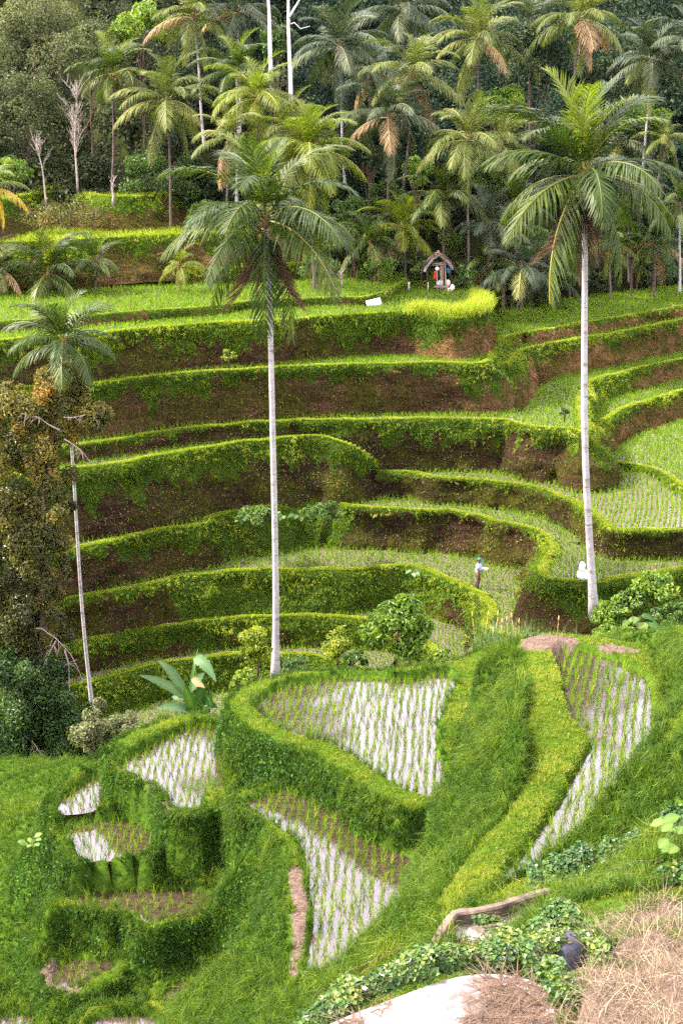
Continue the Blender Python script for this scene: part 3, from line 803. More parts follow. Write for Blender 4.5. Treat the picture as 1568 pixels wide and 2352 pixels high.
# (name, level, outer rim, water outline, bank slope (m out per m down), label)
PADDY = [
    ('right', 10.2, [(1209, 1501), (1200, 1465), (1240, 1452), (1330, 1456), (1435, 1470), (1492, 1482), (1500, 1530), (1530, 1620), (1562, 1700), (1545, 1760), (1500, 1800), (1462, 1860), (1415, 1945), (1345, 1985), (1240, 2030), (1150, 2062), (1060, 2088), (1020, 2084), (1022, 2040), (1074, 1974), (1124, 1914), (1180, 1850), (1212, 1790), (1224, 1720), (1208, 1660), (1226, 1610), (1222, 1560)],
     [(1279, 1506), (1324, 1496), (1384, 1512), (1449, 1536), (1479, 1566), (1492, 1620), (1524, 1672), (1540, 1700), (1532, 1740), (1486, 1770), (1454, 1839), (1419, 1909), (1384, 1959), (1329, 1974), (1274, 1989), (1224, 2024), (1152, 2054), (1146, 2044), (1184, 1989), (1234, 1929), (1284, 1864), (1309, 1814), (1339, 1764), (1358, 1726), (1354, 1691), (1314, 1656), (1304, 1616), (1289, 1546)], 1.05),
    ('centre', 7.6, [(525, 1600), (583, 1562), (684, 1542), (784, 1532), (885, 1535), (985, 1525), (1052, 1509), (1110, 1488), (1130, 1560), (1060, 1680), (1030, 1830), (975, 1850), (930, 1856), (880, 1840), (830, 1812), (784, 1774), (700, 1727), (650, 1707), (600, 1682), (552, 1656), (524, 1630)],
     [(593, 1622), (640, 1588), (700, 1572), (784, 1560), (930, 1562), (1020, 1550), (1040, 1580), (1000, 1660), (1000, 1720), (1015, 1790), (990, 1832), (960, 1827), (890, 1792), (850, 1767), (770, 1717), (680, 1692), (610, 1652)], .30),
    ('left', 6.2, [(175, 1725), (225, 1713), (280, 1691), (330, 1666), (380, 1646), (430, 1636), (500, 1643), (525, 1655), (545, 1720), (535, 1815), (505, 1832), (470, 1880), (430, 1892), (380, 1892), (345, 1885), (305, 1848), (265, 1810), (235, 1790), (200, 1770)],
     [(284, 1764), (300, 1745), (340, 1720), (380, 1700), (425, 1678), (460, 1671), (520, 1678), (530, 1695), (520, 1750), (515, 1764), (510, 1812), (465, 1820), (455, 1866), (425, 1871), (405, 1860), (385, 1820), (345, 1800), (300, 1780)], .40),
    ('lower', 6.65, [(465, 1832), (480, 1822), (530, 1814), (600, 1808), (700, 1808), (800, 1830), (960, 1950), (970, 2000), (930, 2100), (890, 2210), (860, 2290), (760, 2300), (645, 2284), (650, 2234), (664, 2164), (655, 2114), (645, 2044), (632, 1999), (598, 1964), (575, 1930), (545, 1896), (500, 1888), (465, 1872)],
     [(565, 1859), (610, 1829), (690, 1819), (784, 1870), (834, 1924), (904, 1958), (940, 1979), (925, 2039), (890, 2104), (868, 2164), (843, 2239), (824, 2275), (710, 2275), (712, 2220), (715, 2164), (725, 2089), (710, 2024), (700, 1949), (650, 1904), (600, 1874)], lambda x, y: np.interp(y - .25 * x, [28.5, 31, 33.5], [1.15, .95, .42])),
    ('small upper', 5.4, [(128, 1855), (142, 1815), (198, 1787), (225, 1778), (238, 1794), (240, 1850), (214, 1876), (145, 1882)],
     [(136, 1868), (146, 1838), (176, 1818), (215, 1790), (229, 1795), (226, 1850), (200, 1865)], .6),
    ('small middle', 5.1, [(112, 1895), (160, 1872), (225, 1862), (330, 1880), (365, 1930), (398, 1956), (350, 1976), (280, 1987), (215, 1991), (165, 1979), (132, 1935)],
     [(133, 1912), (168, 1897), (225, 1890), (305, 1888), (345, 1915), (348, 1955), (282, 1970), (218, 1981), (190, 1976), (170, 1932)], .45),
    ('dark', 4.3, [(105, 2082), (118, 2109), (175, 2113), (240, 2119), (310, 2131), (360, 2136), (430, 2121), (495, 2072), (500, 2050), (400, 2025), (250, 2030), (150, 2050)],
     [(160, 2071), (210, 2056), (300, 2044), (400, 2044), (495, 2058), (455, 2091), (430, 2114), (340, 2118), (310, 2096), (240, 2091)], .50),
    ('brown', 3.3, [(62, 2262), (115, 2208), (140, 2178), (285, 2183), (298, 2215), (268, 2246), (200, 2277), (130, 2286), (72, 2281)],
     [(130, 2261), (135, 2226), (165, 2208), (235, 2210), (266, 2219), (230, 2241), (195, 2266), (165, 2271)], .5),
    ('bottom', 3.2, [(370, 2262), (420, 2240), (480, 2232), (505, 2274), (480, 2302), (372, 2322)],
     [(400, 2266), (475, 2246), (490, 2274), (465, 2296), (380, 2311)], .7),
    ('bottom strip', 3.3, [(195, 2350), (225, 2330), (350, 2330), (372, 2365), (200, 2385)],
     [(212, 2355), (232, 2341), (345, 2341), (352, 2372), (212, 2376)], .7),
    ('bottom corner', 2.6, [(-40, 2340), (0, 2328), (80, 2326), (95, 2365), (-40, 2400)],
     [(-30, 2348), (0, 2338), (75, 2336), (84, 2364), (-30, 2390)], .7),
    ('basin', 12.9, [(985, 2190), (1000, 2150), (1030, 2108), (1050, 2086), (1110, 2080), (1200, 2052), (1270, 2040), (1330, 2062), (1290, 2100), (1240, 2130), (1180, 2170), (1080, 2200), (1010, 2215)],
     [(1026, 2180), (1045, 2130), (1064, 2104), (1110, 2096), (1200, 2078), (1268, 2066), (1270, 2090), (1220, 2116), (1160, 2150), (1090, 2180)], .35),
    ('pool', 14.9, [(640, 2420), (700, 2370), (790, 2325), (900, 2280), (1000, 2246), (1060, 2230), (1130, 2226), (1210, 2238), (1270, 2265), (1285, 2310), (1240, 2420)],
     [(690, 2420), (760, 2362), (830, 2330), (930, 2292), (1010, 2262), (1080, 2246), (1150, 2244), (1215, 2258), (1255, 2282), (1258, 2312), (1215, 2420)], .45),
]
near = (gy > 8) & (gy < 60) & (np.abs(gx) < 24)
ni = np.where(near)[0]
nx, ny = gx[ni], gy[ni]
H = gz[ni].copy()
# slightly wandering banks
jx = nx + .10 * fbm(nx * 1.1, ny * 1.1, 12) + .03 * vn(nx * 4, ny * 4, 13)
jy = ny + .10 * fbm(nx * 1.1, ny * 1.1, 15) + .03 * vn(nx * 4, ny * 4, 16)
owner = np.full(len(ni), -1); dwat = np.full(len(ni), 9.)
WPOLY = []; SDR = {}; DWS = []
BH = .2
for pi, (nm, lv, rim, wat, slope) in enumerate(PADDY):
    rp = closed_resample([onz(o, lv + BH)[:2] for o in rim], .25)
    wp = closed_resample([onz(o, lv)[:2] for o in wat], .25)
    WPOLY.append(wp)
    cen = rp.mean(0); rad = np.linalg.norm(rp - cen, axis=1).max() + 8
    m = (nx - cen[0]) ** 2 + (ny - cen[1]) ** 2 < rad ** 2
    d = np.full(len(nx), 99.); d[m] = sdist(jx[m], jy[m], rp)
    SDR[nm] = d
    slope = slope(nx, ny) if callable(slope) else slope
    bul = .35 * fbm(nx * .7, ny * .7, 30 + pi) * np.clip(d / .5, 0, 1)
    top = lv + BH + .05 * fbm(nx * 1.3, ny * 1.3, 50)
    e = np.where(d < 0, top - .12 * np.exp(-np.abs(d) / .12), top - .12 - np.clip(d + bul * slope, 0, None) / slope)
    # inside a rim the ground may not stand higher (the ridge of a higher paddy may)
    own_in = d < .25
    H = np.where(own_in & (owner < 0), np.minimum(H, lv - .5), H)
    up = e > H
    H = np.where(up, e, H)
    owner = np.where(up & (d < .3), pi, np.where(up & (d >= .3), -1, owner))
    dw = np.full(len(nx), 9.); dw[m] = sdist(nx[m] + .11 * fbm(nx[m] * 1.8, ny[m] * 1.8, 77), ny[m] + .11 * fbm(nx[m] * 1.8 + 5, ny[m] * 1.8, 80), wp)
    dig = (owner == pi) & (dw < .12)
    H = np.where(dig, np.minimum(H, lv + .06 - np.clip(.12 - dw, 0, .5) * 1.0), H)
    dwat = np.where(owner == pi, dw, dwat)
    DWS.append(dw)
for pi in range(4, 11):          # the small pools keep their traced outline: higher banks are cut back steeply
    dw = DWS[pi]; lv = PADDY[pi][1]
    dig = dw < .12
    H = np.where(dig, np.minimum(H, lv + .06 - np.clip(.12 - dw, 0, .5) * 1.0), H)
    e = np.clip(dw - .12, 0, None)
    H = np.where((dw >= .12) & (dw < 2.2), np.minimum(H, lv + .06 + np.maximum(np.minimum(e * 1.2, .14), (e - .25 + .12 * fbm(nx * 1.4, ny * 1.4, 120 + pi)) * 2.1 + .14)), H)
    dwat = np.where(dig, np.minimum(dw, dwat), dwat)
    dwat = np.where((dw < .3) & (H > lv + .10), 9., dwat)
anyw = np.min(np.array(DWS), 0) < .10
for pi, (nm, lv, *_r) in enumerate(PADDY):           # every pool keeps a bund all round
    if pi > 10: continue
    dw = DWS[pi]; ring = (dw > .10) & (dw < .50) & ~anyw
    H = np.where(ring, np.maximum(H, lv + .12 * np.sin(np.clip((dw - .10) / .40, 0, 1) * np.pi) ** .5 + .05), H)
gz[ni] = H
# the ground stays under every far field
for nm, poly, zf, big, zl in FIELDS:
    m = (gy > 50) & (gx > big[:, 0].min() - 1) & (gx < big[:, 0].max() + 1) & (gy > big[:, 1].min() - 1) & (gy < big[:, 1].max() + 1)
    i = np.where(m)[0]
    a = sdist(gx[i], gy[i], big) < 1.2
    gz[i[a]] = np.minimum(gz[i[a]], zl - .7)

# zones ------------------------------------------------------------
pic = np.stack(proj(np.c_[gx, gy, gz])[:2], 1)


def zone(pts, z):
    return closed_resample([onz(o, z)[:2] for o in pts], .3)


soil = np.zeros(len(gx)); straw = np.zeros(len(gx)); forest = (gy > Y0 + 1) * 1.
nzv = np.gradient(gz.reshape(XX.shape), GX, axis=0), np.gradient(gz.reshape(XX.shape), GY, axis=1)
steep = np.hypot(nzv[0].ravel(), nzv[1].ravel())
soil[ni] = np.clip(np.clip(-dwat / .25, 0, 1.2) + np.where(steep[ni] > 1.6, .14, 0), 0, 1)
PATHS = [
    ([(1193, 1460), (1240, 1455), (1300, 1460), (1335, 1476), (1290, 1492), (1245, 1496), (1205, 1488)], 10.4),
    ([(1365, 1486), (1400, 1478), (1440, 1486), (1476, 1496), (1440, 1500), (1395, 1496)], 10.4),
    ([(320, 1806), (350, 1800), (378, 1818), (392, 1850), (420, 1874), (408, 1878), (375, 1860), (345, 1822)], 6.4),
    ([(660, 1992), (690, 1990), (698, 2020), (708, 2070), (708, 2110), (694, 2170), (686, 2240), (662, 2240), (670, 2160), (668, 2060)], 6.85),
    ([(330, 1962), (375, 1948), (392, 1953), (350, 1970)], 5.3),
    ([(66, 2258), (110, 2210), (132, 2196), (130, 2260), (200, 2266), (140, 2284)], 3.5),
    ([(200, 2336), (300, 2332), (345, 2338), (320, 2342), (230, 2341)], 3.5),
]
PZ = []
for pts, z in PATHS:
    pz = zone(pts, z); PZ.append(pz)
    d = np.full(len(gx), 9.); d[ni] = sdist(nx, ny, pz)
    straw = np.maximum(straw, np.clip(.45 - d / .22, 0, .9) * (steep < 1.3))
STRAWZ = np.array([onz(o, z)[:2] for o, z in [((1330, 2140), 14.2), ((1420, 2110), 14.1), ((1500, 2075), 14.2), ((1568, 2060), 14.4), ((1680, 2060), 15.5), ((1720, 2420), 17), ((1200, 2420), 15.6), ((1262, 2320), 15.2), ((1350, 2230), 14.8)]])
d = np.full(len(gx), 9.); d[ni] = sdist(nx, ny, STRAWZ); dstraw = d
straw = np.maximum(straw, np.clip(.55 - d / .8, 0, .9))
idx = np.arange(len(gx)).reshape(XX.shape)
Q = np.stack([idx[:-1, :-1], idx[1:, :-1], idx[1:, 1:], idx[:-1, 1:]], -1).reshape(-1, 4)
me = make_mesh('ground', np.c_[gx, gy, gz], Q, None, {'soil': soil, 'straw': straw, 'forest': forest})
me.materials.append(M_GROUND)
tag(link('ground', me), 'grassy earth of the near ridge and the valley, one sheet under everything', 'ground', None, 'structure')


def gbil(A, x, y):
    """bilinear look-up on the ground grid"""
    A = A.reshape(XX.shape)
    i = np.clip(np.searchsorted(GX, x) - 1, 0, len(GX) - 2); j = np.clip(np.searchsorted(GY, y) - 1, 0, len(GY) - 2)
    fx = (x - GX[i]) / (GX[i + 1] - GX[i]); fy = (y - GY[j]) / (GY[j + 1] - GY[j])
    return A[i, j] * (1 - fx) * (1 - fy) + A[i + 1, j] * fx * (1 - fy) + A[i, j + 1] * (1 - fx) * fy + A[i + 1, j + 1] * fx * fy


def ground_z(x, y):
    return float(gbil(gz, np.array([x]), np.array([y]))[0])


# water sheets --------------------------------------------------------
from mathutils.geometry import tessellate_polygon
k = NT('pale_wet_concrete')
n1_ = k.noise(1.1, 6, .7); n2_ = k.noise(7, 6, .75); n3_ = k.noise(28, 4, .7)
c_ = k.ramp(n2_, [(.25, (.30, .25, .25)), (.5, (.36, .31, .32)), (.75, (.52, .47, .49))])
f_ = k.math('ADD', k.math('MULTIPLY', n1_, .65), k.math('MULTIPLY', n2_, .4))
c_ = k.mix(k.ramp(f_, [(.49, 0.), (.57, .92)]), c_, (.085, .058, .045))
c_ = k.mix(1., c_, k.ramp(n3_, [(.3, (.7, .68, .66)), (.55, (1.05, 1.05, 1.05))]), 'MULTIPLY')
M_FLOOR = k.done(k.principled(c_, k.ramp(f_, [(.4, .22), (.6, .8)]), .5, k.bump(n2_, .35, .02)))
WL = {'right': 'flooded paddy on the right', 'centre': 'flooded paddy in the middle', 'left': 'flooded paddy on the left', 'lower': 'long flooded paddy below the middle', 'basin': 'pale wet floor of the concrete basin', 'pool': 'pale wet concrete floor strewn with twigs at the very bottom'}
for (nm, lv, rim, wat, slope), wp in zip(PADDY, WPOLY):
    c = wp.mean(0); big = []
    t = np.roll(wp, -1, 0) - np.roll(wp, 1, 0); t /= np.linalg.norm(t, axis=1)[:, None] + 1e-9
    area = .5 * np.sum(wp[:, 0] * np.roll(wp[:, 1], -1) - np.roll(wp[:, 0], -1) * wp[:, 1])
    nrm = np.stack([t[:, 1], -t[:, 0]], 1) * np.sign(area)
    big = wp + nrm * .06
    tri = tessellate_polygon([[Vector((p[0], p[1], 0)) for p in big]])
    me = make_mesh('water', np.c_[big, np.full(len(big), lv)], None, np.array(tri), None, False)
    me.materials.append(M_FLOOR if nm in ('basin', 'pool') else M_WATER)
    tag(link('concrete_floor' if nm in ('basin', 'pool') else 'paddy_water', me), WL.get(nm, 'water of the ' + nm + ' paddy on the lower left'), 'water', None, 'structure')

# rice in the flooded paddies: the nearest clumps are objects of their own
NEAR_RICE = []
spec = {'right': (.235, R(76), .36), 'centre': (.225, R(83), .31), 'left': (.225, R(88), .30), 'lower': (.235, R(85), .34), 'small upper': (.27, R(70), .34), 'small middle': (.27, R(80), .38), 'dark': (.28, R(60), .34), 'brown': (.28, R(50), .34), 'bottom': (.3, R(40), .3), 'bottom corner': (.3, R(40), .34)}
for (nm, lv, *_), wp in zip(PADDY, WPOLY):
    if nm not in spec: continue
    sp, an, hg = spec[nm]
    st = []
    rice_rows(wp, lv - .03, sp, hg, 3, an, st)
    for p in st[0]: NEAR_RICE.append((p, hg, nm))
keyd = [proj(p[None])[2][0] for p, _, _ in NEAR_RICE]
order = np.argsort(keyd)
lows = [i for i in order if NEAR_RICE[i][2] in ('lower',)]
rights = [i for i in order if NEAR_RICE[i][2] == 'right']
solo = set(rights[:160] + lows[:140])
rest = [i for i in order if i not in solo]
for hg in sorted({NEAR_RICE[i][1] for i in rest}):
    rice_tufts(S_RICE, np.array([NEAR_RICE[i][0] for i in rest if NEAR_RICE[i][1] == hg]), hg * 1.08, 8, .015)
TUFTS = []
for k in range(6):
    s = Scatter(); rice_tufts(s, np.zeros((1, 3)), .38, 9, .015)
    m_ = s.mesh('rice_clump'); m_.materials.append(M_RICE); TUFTS.append(m_)
first = None
for i in sorted(solo):
    p, hg, nm = NEAR_RICE[i]
    o = bpy.data.objects.new('rice_seedling', random.choice(TUFTS)); COL.objects.link(o)
    o.location = p; o.rotation_euler = (0, 0, random.uniform(0, 6.28)); o.scale = (1, 1, random.uniform(.8, 1.15))
    tag(o, 'young rice clump in the nearest rows of the flooded paddy on the right' if nm == 'right' else 'young rice clump in the nearest rows of the long flooded paddy below the middle', 'rice plant', 'rice clumps standing in the nearest flooded rows')

# grass of the near ridge: tussocks, sampled evenly over the true surface ---------------
dwn = np.full(len(gx), 9.); dwn[ni] = dwat
cutv = np.zeros(len(gx))
for nm in ('centre', 'left', 'small upper', 'small middle', 'dark', 'brown'):
    dd = np.full(len(gx), 99.); dd[ni] = SDR[nm]
    cutv = np.maximum(cutv, ((dd > .1) & (dd < 1.6) & (steep > 1.5)) * 1.)
G3 = np.c_[gx, gy, gz]
steepn = steep
fine = (gx > -19.9) & (gx < 14.9) & (gy > 13.2) & (gy < 55.8) & in_view(G3, 70) & (dwn > .12) * (straw < .42 + .7 * fbm(gx * 3.2, gy * 3.2, 88))
area = np.sqrt(1 + np.minimum(steep, 14) ** 2) * fine
pnear = 1 / np.maximum(proj(G3)[2], 12)
NV = np.c_[-nzv[0].ravel(), -nzv[1].ravel(), np.ones(len(gx))]; NV /= np.linalg.norm(NV, axis=1)[:, None]
S_NEAR = Scatter()


def near_pts(n, wgt):
    p = wgt / wgt.sum()
    j = rng.choice(len(gx), n, p=p)
    jt = np.where(steep[j] > 2, .13, .07); x = gx[j] + rng.uniform(-1, 1, n) * jt; y = gy[j] + rng.uniform(-1, 1, n) * jt
    return np.c_[x, y, gbil(gz, x, y)], NV[j], j


def tussocks(n, wgt, nb, len0, len1, wid, tone, fan, droop):
    P, N, j = near_pts(n, wgt)
    pt = fbm(P[:, 0] * .5, P[:, 1] * .5, 60); pt2 = fbm(P[:, 0] * 1.6, P[:, 1] * 1.6 + P[:, 2], 63)
    sc = np.clip(.85 + .45 * pt2 + .3 * pt, .45, 1.4)
    b = np.repeat(P, nb, 0) + rng.normal(0, .025, (n * nb, 3)) * [1, 1, .3]
    a = rng.uniform(0, 2 * np.pi, n * nb)
    D = np.repeat(N * .55 + np.array([0, 0, .75]), nb, 0) + fan * np.c_[np.cos(a), np.sin(a), 0 * a] * rng.uniform(.2, 1, (n * nb, 1))
    D += np.repeat(rng.normal(0, .22, (n, 3)) * [1, 1, .2], nb, 0)
    L_ = np.repeat(sc, nb) * rng.uniform(len0, len1, n * nb)
    r = np.repeat(np.clip(tone + .20 * pt + .16 * pt2 + rng.normal(0, .09, n), 0, 1), nb) + rng.normal(0, .10, n * nb)
    S_NEAR.blades(b, D, L_, wid, np.clip(r, 0, 1), .12, droop)


rightd = np.full(len(gx), 9.); rightd[ni] = SDR['right']
flat_ = (steep < .5) | ((rightd < .05) & (dwn > .12))
# mown tops of the bunds and paths
tussocks(9000, area * flat_ * (gx < -7.5) * pnear, 7, .10, .26, .012, .46, .6, .8)
tussocks(52000, area * flat_ * (gx >= -8.5) * pnear, 6, .04, .12, .011, .74, .6, .5)
S_DRYN = near_pts(5200, area * flat_ * pnear)
# lush slopes
lush = (~flat_) & (cutv < .5) & (rightd > .12)
tussocks(46000, area * lush * pnear, 8, .18, .48, .013, .36, .75, 1.0)
tussocks(14000, area * (steep > 2.2) * (gx < 1) * pnear, 7, .12, .38, .013, .30, .9, 1.3)
tussocks(2600, area * lush * pnear, 12, .45, .85, .014, .52, .6, 1.2)
# cut banks: short grass and creepers
tussocks(30000, area * (cutv > .5) * pnear, 6, .08, .26, .012, .24, .7, 1.9)
P, N, j = near_pts(26000, area * (cutv > .5) * pnear)
S_CREEP.leaves(P + N * .06, N, rng.uniform(.045, .10, len(P)), np.clip(.30 + .2 * rng.normal(0, 1, len(P)) + .2 * fbm(P[:, 0] * 2, P[:, 2] * 2, 66), 0, 1))
P, N, j = near_pts(11000, area * (steep > 2.2) * (gx < 1) * pnear)
S_CREEP.leaves(P + N * rng.uniform(.03, .16, (len(P), 1)), N + np.array([0, 0, .3]), rng.uniform(.06, .14, len(P)), np.clip(.30 + .16 * rng.normal(0, 1, len(P)) + .35 * fbm(P[:, 0] * 1.6, P[:, 1] * 1.6 + P[:, 2] * 2, 67), 0, 1))
P, N, j = near_pts(14000, area * lush * pnear)
S_CREEP.leaves(P + N * .10, N, rng.uniform(.04, .09, len(P)), np.clip(.36 + .2 * rng.normal(0, 1, len(P)), 0, 1))

# ------------------------------------------------------------------ coconut palms


def mat_bark(name, c1, c2, ring=(.05, .04, .035), scale=5.5):
    k = NT(name)
    oc = k.objco()
    wv = k.n('ShaderNodeTexWave', wave_type='BANDS', bands_direction='Z')
    wv.inputs['Scale'].default_value = scale * .6; wv.inputs['Distortion'].default_value = 3.5; wv.inputs['Detail'].default_value = 3; wv.inputs['Detail Scale'].default_value = 2.5
    k.l(oc, wv.inputs['Vector'])
    n = k.noise(3.2, 5, .7, oc); n2 = k.noise(.55, 4, .7, oc)
    c = k.ramp(n, [(.3, c1), (.7, c2)])
    c = k.mix(k.ramp(wv.outputs['Fac'], [(.66, 0.), (.95, .16)]), c, ring)
    mp = k.n('ShaderNodeMapping'); mp.inputs['Scale'].default_value = (.7, .7, 2.6); k.l(oc, mp.inputs['Vector'])
    nr_ = k.noise(1.3, 4, .7, mp.outputs['Vector'])
    c = k.mix(k.ramp(nr_, [(.54, 0.), (.64, .75)]), c, (.15, .115, .10))
    c = k.mix(k.ramp(n2, [(.55, 0.), (.72, .5)]), c, (.16, .13, .10))
    return k.done(k.principled(c, .85, .2, k.bump(k.math('ADD', n, k.math('MULTIPLY', wv.outputs['Fac'], .3)), .3, .02)))


M_BARK = mat_bark('pale_palm_bark', (.28, .25, .26), (.48, .44, .46))
M_BARK2 = mat_bark('brown_palm_bark', (.055, .036, .034), (.15, .105, .10))
M_BARKW = mat_bark('white_bark', (.50, .47, .50), (.72, .70, .74), (.3, .27, .26), 2)
M_WOOD = plain_mat('rough_bark', (.05, .032, .022), (.15, .10, .07), 5, .9, .15, .6)
M_TWIG = plain_mat('dead_wood', (.17, .12, .10), (.38, .30, .27), 8, .9, .15, .3)
FR = {
    'green': leaf_mat('palm_frond_green', [(0, (.016, .036, .006)), (.5, (.042, .070, .011)), (.85, (.105, .13, .02)), (1, (.36, .30, .06))], .30, .48, .22, .3),
    'fresh': leaf_mat('palm_frond_fresh', [(0, (.06, .095, .010)), (.5, (.125, .16, .016)), (.85, (.25, .26, .03)), (1, (.42, .36, .07))], .38, .5, .2, .3),
    'gold': leaf_mat('palm_frond_gold', [(0, (.050, .072, .016)), (.5, (.115, .14, .034)), (.85, (.22, .22, .065)), (1, (.42, .36, .14))], .30, .55, .15, .4),
    'dark': leaf_mat('palm_frond_dark', [(0, (.022, .038, .020)), (.5, (.055, .078, .038)), (.85, (.12, .135, .075)), (1, (.24, .21, .12))], .22, .5, .2, .4),
    'tan': leaf_mat('palm_frond_dry', [(0, (.12, .075, .035)), (.5, (.26, .17, .08)), (1, (.46, .33, .17))], .25, .6, .3, .4, (1, .95, .7)),
    'brown': leaf_mat('palm_frond_dead', [(0, (.035, .018, .012)), (.5, (.085, .042, .026)), (1, (.17, .10, .06))], .12, .8, .2, .3, (1, .9, .8)),
    'yellow': leaf_mat('palm_frond_yellow', [(0, (.34, .24, .03)), (.5, (.52, .38, .05)), (1, (.62, .48, .10))], .4, .5, .3, .2, (1, .95, .6)),
}
M_NUT = plain_mat('coconut_husk', (.22, .10, .015), (.48, .24, .03), 6, .5, .4, .1, obj=True)
M_NUTG = plain_mat('green_coconut', (.14, .13, .02), (.32, .27, .04), 6, .5, .4, .1, obj=True)
M_FIBRE = plain_mat('palm_fibre', (.07, .035, .018), (.22, .13, .07), 12, .95, .1, .6, obj=True)


def frond_mesh(kind, seed):
    r = np.random.default_rng(seed)
    e0, e1, pw, drp = {'up': (82, 14, 1.6, -.1), 'high': (62, -30, 1.4, .25), 'mid': (34, -58, 1.2, .6), 'low': (4, -72, 1.0, .9), 'hang': (-40, -88, .7, 1.2)}[kind]
    n = 24
    t = np.linspace(0, 1, n)
    e = np.radians(e0 + r.normal(0, 3) + (e1 - e0 + r.normal(0, 6)) * t ** pw)
    step = 1 / (n - 1)
    X = np.r_[0, np.cumsum(np.cos(e[:-1]) * step)]; Zc = np.r_[0, np.cumsum(np.sin(e[:-1]) * step)]
    Yc = r.normal(0, .05) * t ** 2
    P = np.stack([X, Yc, Zc], 1)
    m = MB()
    m.tube(P, .0085 * (1 - t) + .0022, 4, np.full(4 * n + 2, .97))
    V = []; T = []; A = []; k = 0
    N = 50
    for side in (-1, 1):
        for i in range(N):
            u = .13 + .86 * (i + r.uniform(-.3, .3)) / N
            u = min(max(u, .1), .995)
            p = np.array([np.interp(u, t, P[:, j]) for j in range(3)])
            ee = np.interp(u, t, e)
            tg = np.array([math.cos(ee), 0, math.sin(ee)]); nm = np.array([-math.sin(ee), 0, math.cos(ee)])
            sd_ = np.array([0, side, 0.])
            a = R(66 - 38 * u + r.normal(0, 5))
            l = .29 * max(.12, math.sin(math.pi * (.16 + .80 * u))) ** .75 * r.uniform(.85, 1.1)
            lift = .45 - drp * .8 + r.normal(0, .12)
            d = tg * math.cos(a) + (sd_ * math.cos(lift) + nm * math.sin(lift)) * math.sin(a)
            d /= np.linalg.norm(d)
            dn = np.array([0, 0, -1.])
            q1 = p + d * l * .5 + dn * l * .05 * (1 + drp)
            d2 = d + dn * (.35 + .55 * max(drp, 0)) * r.uniform(.6, 1.4); d2 /= np.linalg.norm(d2)
            q2 = q1 + d2 * l * .52
            wv = np.cross(d, nm); wv /= np.linalg.norm(wv) + 1e-9
            wv = tg * .8 + wv * .2 * side
            w0 = .0085
            V += [p - wv * w0 * .6, p + wv * w0 * .6, q1 + wv * w0, q1 - wv * w0, q2]
            T += [(k, k + 1, k + 2), (k, k + 2, k + 3), (k + 3, k + 2, k + 4)]
            A += [np.clip(.35 + .25 * u * (kind in ('low', 'hang')) + r.normal(0, .14), 0, .9)] * 5
            k += 5
    m.add(np.array(V), None, np.array(T), np.array(A))
    V_ = np.vstack(m.V)
    me = make_mesh('frond', V_, np.vstack(m.Q), np.vstack(m.T), {'rnd': np.concatenate(m.A)}, False)
    me.materials.append(FR['green'])
    return me


FROND = {k: [frond_mesh(k, 10 * i + j) for j in range(3)] for i, k in enumerate(('up', 'high', 'mid', 'low', 'hang'))}
mb = MB(); mb.ball((0, 0, -.5), (.42, .42, .55), 9, 7, .5, .06, 3)
NUT = make_mesh('coconut', np.vstack(mb.V), np.vstack(mb.Q), np.vstack(mb.T), {'rnd': np.concatenate(mb.A)}); NUT.materials.append(M_NUT)


def child(name, me, mat, parent):
    o = bpy.data.objects.new(name, me); COL.objects.link(o); o.parent = parent
    o.material_slots[0].link = 'OBJECT'; o.material_slots[0].material = mat
    return o


